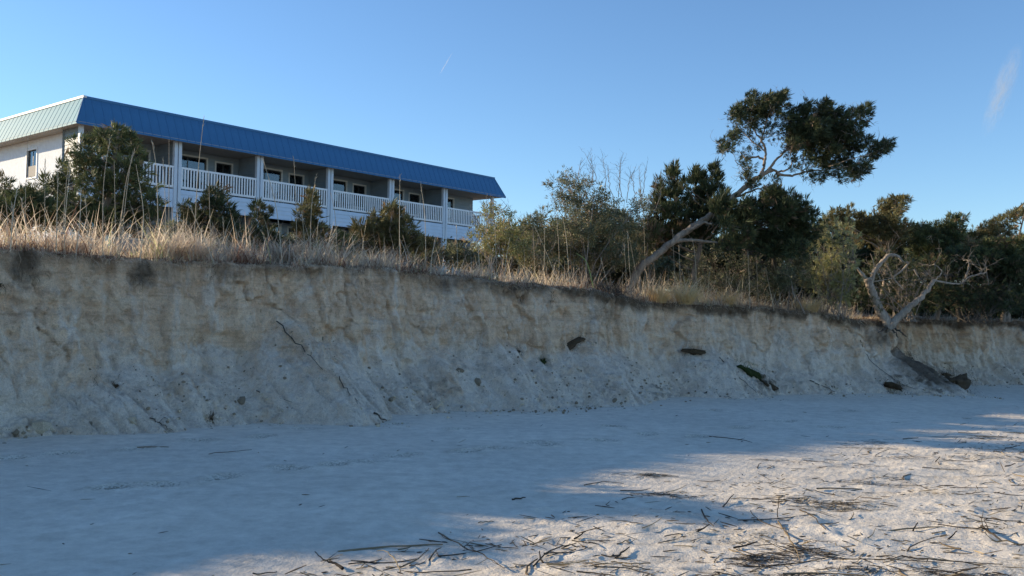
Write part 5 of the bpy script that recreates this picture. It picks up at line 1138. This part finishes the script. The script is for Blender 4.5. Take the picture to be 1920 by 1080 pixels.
MARKS = [((1425, 1046), 'largest dark wrack pile'), ((1520, 948), 'straw-coloured wrack bunch'), ((1460, 955), 'upright thin stick'), ((1860, 1006), 'dark forked twig near the right edge'), ((605, 1048), 'bent propped-up twig at the bottom'), ((740, 1060), 'curved pale stem at the bottom'),
         ((1168, 1038), 'short thick dark stick'), ((880, 1033), 'knotted brown stem'), ((1203, 898), 'small brown wrack tuft'), ((1640, 835), 'wrack heap on the shadow edge'), ((1905, 830), 'olive wrack heap at the right edge'), ((1690, 908), 'dark wrack streak at middle right'), ((1690, 1074), 'dark wrack line at the bottom right'),
         ((1560, 868), 'scattered wrack below the shadow edge'), ((1240, 935), 'wrack streak left of the upright stick'), ((1760, 1054), 'long straight reed at the lower right'), ((1040, 1040), 'long curved reed at the bottom'), ((972, 938), 'lone dark stick on shaded sand'), ((1385, 824), 'long thin stem near the bluff'), ((1330, 976), 'dark curved stick')]
MARKS = [(ground_at(*p), n) for p, n in MARKS]
g_ = np.random.default_rng(99); placed = 0; used_ = {}
while placed < 150:
    y = 4.9 + 12.5 * g_.uniform() ** 1.5; x = g_.uniform(-0.6, 0.62) * y
    d = (x + 1.84) * 0.71 - (y - 5.7) * 0.70
    if d < 0.0 and g_.uniform() > 0.04: continue
    if pn(x * 0.7, y * 1.1, 5.5) < -0.05 and g_.uniform() > 0.2: continue
    iv = placed % 16; o = obj('fallen_reed', _sm[iv]); o.location = (x, y, bz(x, y) + 0.002); o.rotation_euler = (g_.normal(0, .05), g_.normal(0, .06), g_.normal(0.25, 0.55) if g_.uniform() < 0.75 else g_.uniform(0, 3.14)); sc = g_.uniform(0.6, 1.15); o.scale = (sc, sc, 0.8)
    mk = min(MARKS, key=lambda q: (q[0][0] - x) ** 2 + ((q[0][1] - y) * 0.7) ** 2); rx, ry = x - mk[0][0], (y - mk[0][1]) * 0.7
    side = ('right of' if rx > 0 else 'left of') if abs(rx) > abs(ry) else ('behind' if ry > 0 else 'in front of')
    L = [0.16, 0.22, 0.3, 0.4, 0.5, 0.65][iv % 6] * sc; tone = 'dark' if (iv * 0.37) % 1.0 < 0.5 else 'straw-coloured'
    lab = ('short' if L < 0.2 else 'long' if L > 0.38 else 'middling') + ' ' + tone + ' reed ' + side + ' the ' + mk[1]
    used_[lab] = used_.get(lab, 0) + 1
    if used_[lab] > 1: lab = ['', '', 'second ', 'third ', 'fourth ', 'fifth ', 'sixth ', 'seventh '][min(7, used_[lab])] + lab
    tag(o, lab, 'reed', 'broken reeds scattered on the beach'); placed += 1
def named_stick(pts, r, label, m='wrack', tint=0.3, cat='stick', kids=0):
    """pts: (px, py, height above sand)"""
    W_ = []
    for px, py, h in pts:
        p = ground_at(px, py); p[2] = bz(p[0], p[1]) + h + r * 0.6; W_.append(p)
    if pts[-1][2] > 0.08:                                   # standing: keep the foot's distance
        p = ground_at(*pts[0][:2])
        W_[1:] = [np.array([*at(px, py, p[1])[:2], at(px, py, p[1])[2]]) for px, py, h in pts[1:]]
    base = W_[0]; P = wob(spline([q - base for q in W_], 4), 0.012, pts[0][0]); b_ = MB(); b_.tube(P, np.linspace(r, r * 0.5, len(P)) * 0.72, 6, tint)
    if kids:
        for j in range(kids): twigs(b_, [P[random.randint(1, len(P) - 1)]], [unit(rng.normal(size=3) * np.array([1, 1, .4]) + np.array([0, 0, .15]))], 0.12, r * 0.4, 1, 1)
    o = b_.build('driftwood_stick', M[m], None, True); o.location = base; tag(o, label, cat)
named_stick([(1458, 972, 0), (1459, 950, .15), (1460, 932, .25)], 0.006, 'thin stick standing upright in the sunlit sand', tint=.4)
named_stick([(1459, 982, .01), (1478, 1010, .015), (1492, 1035, .01), (1500, 1052, .005)], 0.011, 'long crooked stick lying below the upright stick', tint=.7, kids=3)
named_stick([(1500, 962, .01), (1522, 978, .02), (1548, 1000, .01)], 0.009, 'dark slanting reed right of the upright stick', tint=.2)
named_stick([(1840, 995, .01), (1858, 1006, .02), (1878, 1020, .015)], 0.016, 'dark forked twig near the right edge', tint=.1, kids=6)
named_stick([(620, 1060, .02), (605, 1048, .05), (590, 1034, .09)], 0.008, 'bent dark twig propped up at the bottom, left of the sunlit patch', tint=.1, kids=1)
named_stick([(643, 1068, .01), (630, 1063, .02), (618, 1058, .02)], 0.016, 'short dark stub at the foot of the bent twig', tint=.0)
named_stick([(750, 1080, .02), (740, 1062, .05), (722, 1043, .05), (706, 1036, .02)], 0.006, 'curved pale stem arching over the sand at the bottom', tint=.9)
named_stick([(756, 1062, .01), (785, 1048, .02), (804, 1034, .03)], 0.008, 'straight reed right of the curved stem', tint=.7)
named_stick([(805, 1049, .01), (815, 1040, .02), (827, 1032, .02)], 0.009, 'short reed piece right of the straight reed', tint=.6)
named_stick([(1155, 1046, .0), (1180, 1031, .01)], 0.012, 'short thick dark stick in the middle of the sunlit sand', tint=.05)
named_stick([(1000, 1064, .01), (1030, 1042, .02), (1080, 1026, .02)], 0.009, 'long curved reed left of the thick dark stick', tint=.15)
named_stick([(822, 1000, .01), (868, 1030, .02), (905, 1046, .02), (945, 1066, .01)], 0.008, 'knotted brown stem running down the sunlit sand', tint=.6, kids=8)
named_stick([(1355, 952, .0), (1376, 936, .03)], 0.010, 'short dark stick poking out above the straw bunch', tint=.1)
named_stick([(1315, 962, .01), (1326, 978, .02), (1338, 990, .01)], 0.010, 'dark curved stick left of the upright stick', tint=.15)
named_stick([(960, 940, .0), (985, 937, .005)], 0.012, 'small dark stick alone on the shaded sand', tint=.0)
named_stick([(1095, 913, .005), (1130, 908, .01), (1170, 911, .005)], 0.007, 'thin stem lying on shaded sand at the shadow edge', tint=.3)
named_stick([(1330, 818, .005), (1385, 824, .01), (1410, 830, .005)], 0.009, 'long thin stem on the shaded sand near the bluff', tint=.2)
named_stick([(1690, 1048, .01), (1760, 1054, .012), (1880, 1060, .01)], 0.008, 'long straight reed across the sand at the lower right', tint=.2)
named_stick([(1560, 1052, .01), (1640, 1055, .012), (1770, 1058, .01)], 0.007, 'long straight reed left of the lower right reed', tint=.25)
named_stick([(1410, 940, .01), (1470, 944, .012), (1520, 940, .01)], 0.008, 'straight dark reed above the straw bunch', tint=.1)
def wrack_pile(px, py, w_, d_, n, label, tl=0.0, th=0.7, hgt=0.012, ln=0.13):
    n = int(n * 0.42); w_ *= 1.7; d_ *= 2.0
    c = ground_at(px, py); g = np.random.default_rng(int(px + py)); mb = MB()
    nc = 9; cx, cy, ca = g.normal(0, w_ * 0.6, nc), g.normal(0, d_ * 0.6, nc), g.normal(0.2, 0.5, nc); wt = g.dirichlet(np.full(nc, 0.8))
    for k in range(n):
        q = g.choice(nc, p=wt); x, y = cx[q] + g.normal(0, w_ * 0.30), cy[q] + g.normal(0, d_ * 0.22); a = ca[q] + g.normal(0, 0.4); L = ln * g.lognormal(0, .6)
        h = abs(g.normal(0, hgt)) * math.exp(-((x - cx[q]) / (w_ * .4)) ** 2 - ((y - cy[q]) / (d_ * .4)) ** 2)
        up_ = math.sin(a); z = bz(c[0] + x, c[1] + y) - bz(c[0], c[1]) + h + 0.002
        dx = np.array([math.cos(a), up_, g.normal(0, 0.07)]) * L / 2; m_ = np.array([x, y, z]) + g.normal(0, 0.06, 3) * L * np.array([1, 1, .3])
        mb.tube([np.array([x, y, z]) - dx, m_, np.array([x, y, z]) + dx], np.array([.8, 1, .4]) * g.uniform(0.001, 0.003), 3, g.uniform(tl, th) ** 0.8)
    o = mb.build('wrack_pile', M['wrack']); o.location = (c[0], c[1], bz(c[0], c[1])); tag(o, label, 'wrack pile', 'piles of washed-up reeds', 'stuff')
wrack_pile(1425, 1046, 0.24, 0.13, 420, 'largest dark wrack pile, below the long crooked stick', 0, .35)
wrack_pile(1520, 948, 0.30, 0.10, 260, 'straw-coloured wrack bunch right of the upright stick', .4, 1.0)
wrack_pile(1590, 955, 0.16, 0.10, 120, 'grey wrack bunch beside the straw-coloured bunch', .1, .8)
wrack_pile(1690, 1074, 0.40, 0.06, 260, 'dark wrack line at the bottom right', 0, .3)
wrack_pile(1480, 1078, 0.20, 0.05, 160, 'wrack tangle at the bottom below the largest pile', 0, .6)
wrack_pile(1905, 830, 0.30, 0.3, 240, 'olive wrack heap at the right edge', .3, .8)
wrack_pile(1890, 848, 0.45, 0.2, 160, 'thin olive wrack patch below the right edge heap', .3, .8)
wrack_pile(1640, 835, 0.28, 0.2, 170, 'wrack heap on the shadow edge near the bluff', 0, .6)
wrack_pile(1203, 898, 0.12, 0.08, 130, 'small brown wrack tuft where shade meets sun', .2, .8)
wrack_pile(1690, 908, 0.30, 0.10, 150, 'dark wrack streak in the middle right', 0, .4)
wrack_pile(1560, 868, 0.35, 0.2, 150, 'scattered wrack below the shadow edge heap', .1, .8)
wrack_pile(1240, 935, 0.20, 0.06, 110, 'wrack streak left of the upright stick', 0, .5)
wrack_pile(1840, 868, 0.5, 0.14, 140, 'long sparse wrack band at the right', .1, .7)
wrack_pile(1165, 1065, 0.2, 0.10, 110, 'pinkish straw wrack at the bottom centre', .5, 1.0)
# loose litter: chips, shells, stem pieces
mb_ = MB(); g_ = np.random.default_rng(123); k = 0
while k < 9000:
    y = 4.7 + 14 * g_.uniform() ** 1.6; x = g_.uniform(-0.6, 0.62) * y
    d = (x + 1.84) * 0.71 - (y - 5.7) * 0.70
    pr = 0.9 * ss(-0.2, 0.8, np.array(d)) * (0.25 + 0.9 * ss(-0.2, 0.3, np.array(pn(x * 0.8, y * 1.4, 5.5)))) + 0.012
    k += 1
    if g_.uniform() > pr: continue
    a = g_.normal(0.2, 0.7); L = 0.015 + 0.09 * g_.uniform() ** 3; z = bz(x, y)
    dx = np.array([math.cos(a) * L, math.sin(a) * L, g_.normal(0, .2) * L]); c = np.array([x, y, z + 0.004 + abs(dx[2])])
    mb_.tube([c - dx, c, c + dx], np.array([.6, 1, .4]) * g_.uniform(0.002, 0.006), 3, g_.uniform(0, 1))
for f in _foot:
    for k in range(16):
        x, y = f[0] + g_.normal(0, .10), f[1] + g_.normal(0, .07); a = g_.uniform(0, 6.3); L = g_.uniform(.01, .04); z = bz(x, y) - 0.02
        mb_.tube([np.array([x - math.cos(a) * L, y - math.sin(a) * L, z]), np.array([x, y, z + 0.012]), np.array([x + math.cos(a) * L, y + math.sin(a) * L, z])], [0.002, 0.005, 0.002], 3, g_.uniform(.3, .9))
o = mb_.build('wrack_litter', M['wrack']); tag(o, 'small chips and stem pieces scattered on the beach', 'litter', kind='stuff')

# ================================================================== THIN CLOUD AND CONTRAIL
def cloud_mat(name, dens, scale, hard):
    m = bpy.data.materials.new(name); m.use_nodes = True; n = m.node_tree; n.nodes.clear()
    o = n.nodes.new('ShaderNodeOutputMaterial'); v = n.nodes.new('ShaderNodeVolumePrincipled'); n.links.new(v.outputs[0], o.inputs['Volume'])
    v.inputs['Color'].default_value = (1, 1, 1, 1); v.inputs['Anisotropy'].default_value = 0.3
    t = nd(n, 'ShaderNodeTexCoord'); ln_ = nd(n, 'ShaderNodeVectorMath', operation='LENGTH'); n.links.new(t.outputs['Object'], ln_.inputs[0])
    fall = math_(n, 'MAXIMUM', math_(n, 'SUBTRACT', 1.0, ln_.outputs['Value']), 0.0)
    mp = nd(n, 'ShaderNodeMapping'); mp.inputs['Scale'].default_value = (scale, scale, scale * 1.6); n.links.new(t.outputs['Object'], mp.inputs[0])
    f = math_(n, 'MAXIMUM', math_(n, 'SUBTRACT', noise(n, mp.outputs[0], 1.0, 4, 0.6, 0.6), hard), 0.0)
    n.links.new(math_(n, 'MULTIPLY', math_(n, 'MULTIPLY', fall, f), dens), v.inputs['Density']); return m
def sky_body(name, a, b, thick, m, label, Y=6000.0):
    A_, B_ = at(*a, Y), at(*b, Y); c = (A_ + B_) / 2; d = B_ - A_; L = np.linalg.norm(d)
    u2 = np.linspace(0, np.pi, 9); v2 = np.linspace(0, 2 * np.pi, 17); U, Vv = np.meshgrid(u2, v2, indexing='ij')
    S = np.stack([np.sin(U) * np.cos(Vv), np.sin(U) * np.sin(Vv), np.cos(U)], -1)
    o = obj(name, mesh_np(name, S.reshape(-1, 3), grid_faces(9, 17)[:, ::-1], True), m); o.location = c; o.scale = (thick, thick, L / 2)
    o.rotation_mode = 'QUATERNION'; o.rotation_quaternion = Vector(d).to_track_quat('Z', 'Y'); tag(o, label, 'cloud', kind='stuff')
sky_body('cloud', (1845, 262), (1912, 78), 75, cloud_mat('cirrus_wisp', 0.055, 2.6, 0.40), 'thin wisp of cirrus at the upper right')
sky_body('contrail', (822, 143), (850, 96), 5, cloud_mat('contrail_vapour', 0.22, 1.0, 0.1), 'short thin contrail high above the hotel')
